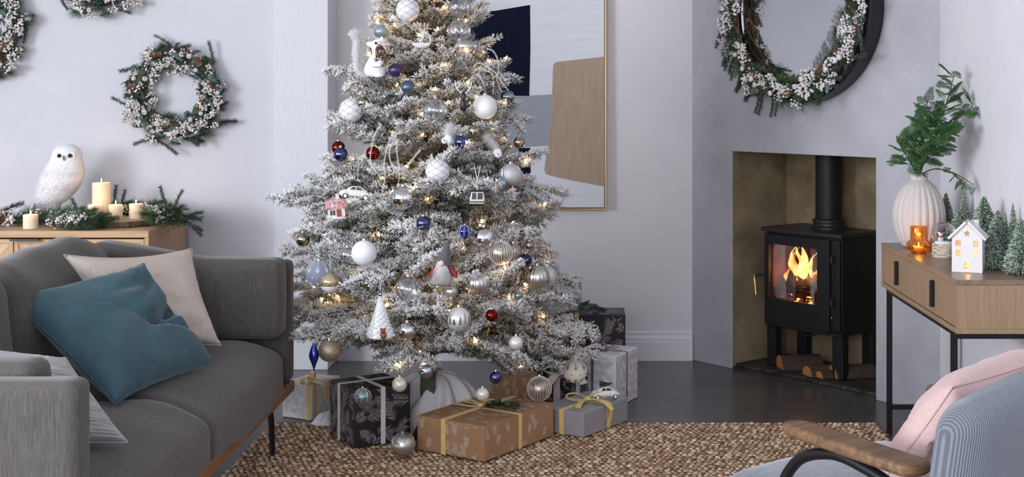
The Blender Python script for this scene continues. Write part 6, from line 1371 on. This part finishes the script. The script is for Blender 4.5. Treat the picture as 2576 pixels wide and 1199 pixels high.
# front wall with cut-outs, tiled from rectangular strips around the openings
holes = [(-.037, -.020, .054, .074), (.020, .037, .054, .074), (-.037, -.020, .086, .106), (.020, .037, .086, .106), (-.012, .012, .012, .036)]
xs = sorted({-w, w, -.037, -.020, -.012, .012, .020, .037}); zs = sorted({0, .012, .036, .054, .074, .086, .106, hw}); b = MB()
for i in range(len(xs) - 1):
    for j in range(len(zs) - 1):
        cx_, cz_ = (xs[i] + xs[i + 1]) / 2, (zs[j] + zs[j + 1]) / 2
        if not any(a < cx_ < c and e < cz_ < f for a, c, e, f in holes): b.box(xs[i], xs[i + 1], -.006, 0, zs[j], zs[j + 1])
# round top of the doorway and corners of the windows
for sg in (-1, 1):
    b.prism([(sg * .012, .036)] + [(sg * .012 * math.cos(a), .024 + .012 * math.sin(a)) for a in [k * math.pi / 12 for k in range(7)]] if sg < 0 else ([(sg * .012, .036)] + [(sg * .012 * math.cos(a), .024 + .012 * math.sin(a)) for a in [k * math.pi / 12 for k in range(7)]])[::-1], 0, .006, frame(Vector((0, 0, 0)), (1, 0, 0), (0, 0, 1), (0, -1, 0)))
star = [(.0125 * (1 if k % 2 == 0 else .45) * math.sin(k * math.pi / 5), .129 + .0125 * (1 if k % 2 == 0 else .45) * math.cos(k * math.pi / 5)) for k in range(10)]
gable = [(-w, hw), (w, hw), (0, hp)]; MF = frame(Vector((0, 0, 0)), (1, 0, 0), (0, 0, 1), (0, -1, 0))
b.prism([(0, hp), (-w, hw), (0, hw)] + star[5:6] + star[6:10] + star[0:1], 0, .006, MF); b.prism([(0, hp)] + star[0:6] + [(0, hw), (w, hw)], 0, .006, MF)
b.build('front_wall', M_cer, ho, smooth=False)
for sg in (-1, 1):
    Mx = Matrix.Translation((0, 0, hp + .002)) @ Matrix.Rotation(sg * math.atan2(hp - hw, w), 4, 'Y'); l_ = math.hypot(hp - hw, w) + .012; x0_, x1_ = (0, l_) if sg > 0 else (-l_, 0)
    MB().box(x0_, x1_, -.016, d + .012, 0, .009, Mx).build('roof', M_cer, ho, smooth=False, bevel=.003)
MB().box(.018, .034, .03, .046, .14, .172).build('chimney', M_cer, ho, smooth=False, bevel=.002)
tl2 = MB().lathe([(.017, .0045), (.017, .017), (.0001, .0172)], 20, Matrix.Translation((0, .032, 0))).build('tealight', M_wax, ho); MB().lathe([(.0003, .017), (.003, .022), (.002, .03), (.0003, .036)], 8, Matrix.Translation((0, .032, 0))).build('flame', M_flame, tl2, ang=180)
l = bpy.data.lights.new('house_glow', 'POINT'); l.energy = .07; l.color = (1, .55, .22); l.shadow_soft_size = .012; o = bpy.data.objects.new('house_glow', l); col.objects.link(o); o.parent = ho; o.location = (0, .036, .05)
# bottle-brush forest
tg = thing('twig_base', 'tangled twig garland under the bottle brush trees on the console', 'garland', (1.43, 4.6, KZ)); rg = random.Random(3)
for k in range(26):
    y0_ = rg.uniform(-.36, .30); x0_ = rg.uniform(-.05, .05); r0 = .0013 + .0012 * rg.random(); ph = rg.uniform(0, 6)
    MB().tube([(max(-.075, min(.07, x0_ + .03 * math.sin(ph + 3 * t) - .06 * t * (y0_ < -.2))), y0_ + .16 * t, r0 + .006 + .006 * math.sin(ph + 5 * t)) for t in [i / 8 for i in range(9)]], r0, 5).build('twig', M_tw, tg)
TREES = [(2380, 484, 5.16, .04), (2424, 481, 5.04, .06), (2412, 526, 4.96, .05), (2475, 493, 4.66, .066), (2510, 528, 4.54, .05), (2548, 511, 4.50, .062), (2529, 533, 4.60, .05), (2568, 549, 4.33, .05), (2497, 580, 4.46, .044)]
WB = ['farthest small bottle brush tree beside the vase', 'broad bottle brush tree behind the snow globe', 'small bottle brush tree between snow globe and ceramic house', 'tall bottle brush tree right behind the ceramic house', 'slim frosted bottle brush tree right of the tall one', 'tall bottle brush tree near the right edge of the picture', 'half hidden bottle brush tree in the middle of the forest', 'nearest bottle brush tree at the right edge of the picture', 'low bottle brush tree beside the ceramic house wall']
for k, (px, py, D, r) in enumerate(TREES):
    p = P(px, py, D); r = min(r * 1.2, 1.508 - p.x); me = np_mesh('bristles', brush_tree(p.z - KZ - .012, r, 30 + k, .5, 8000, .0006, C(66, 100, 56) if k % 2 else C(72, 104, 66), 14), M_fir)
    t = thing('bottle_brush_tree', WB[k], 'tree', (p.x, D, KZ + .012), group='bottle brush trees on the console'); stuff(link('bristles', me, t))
    MB().lathe([(.008, -.0118), (.009, -.006), (.003, .0)], 10).build('foot', M_tw, t)
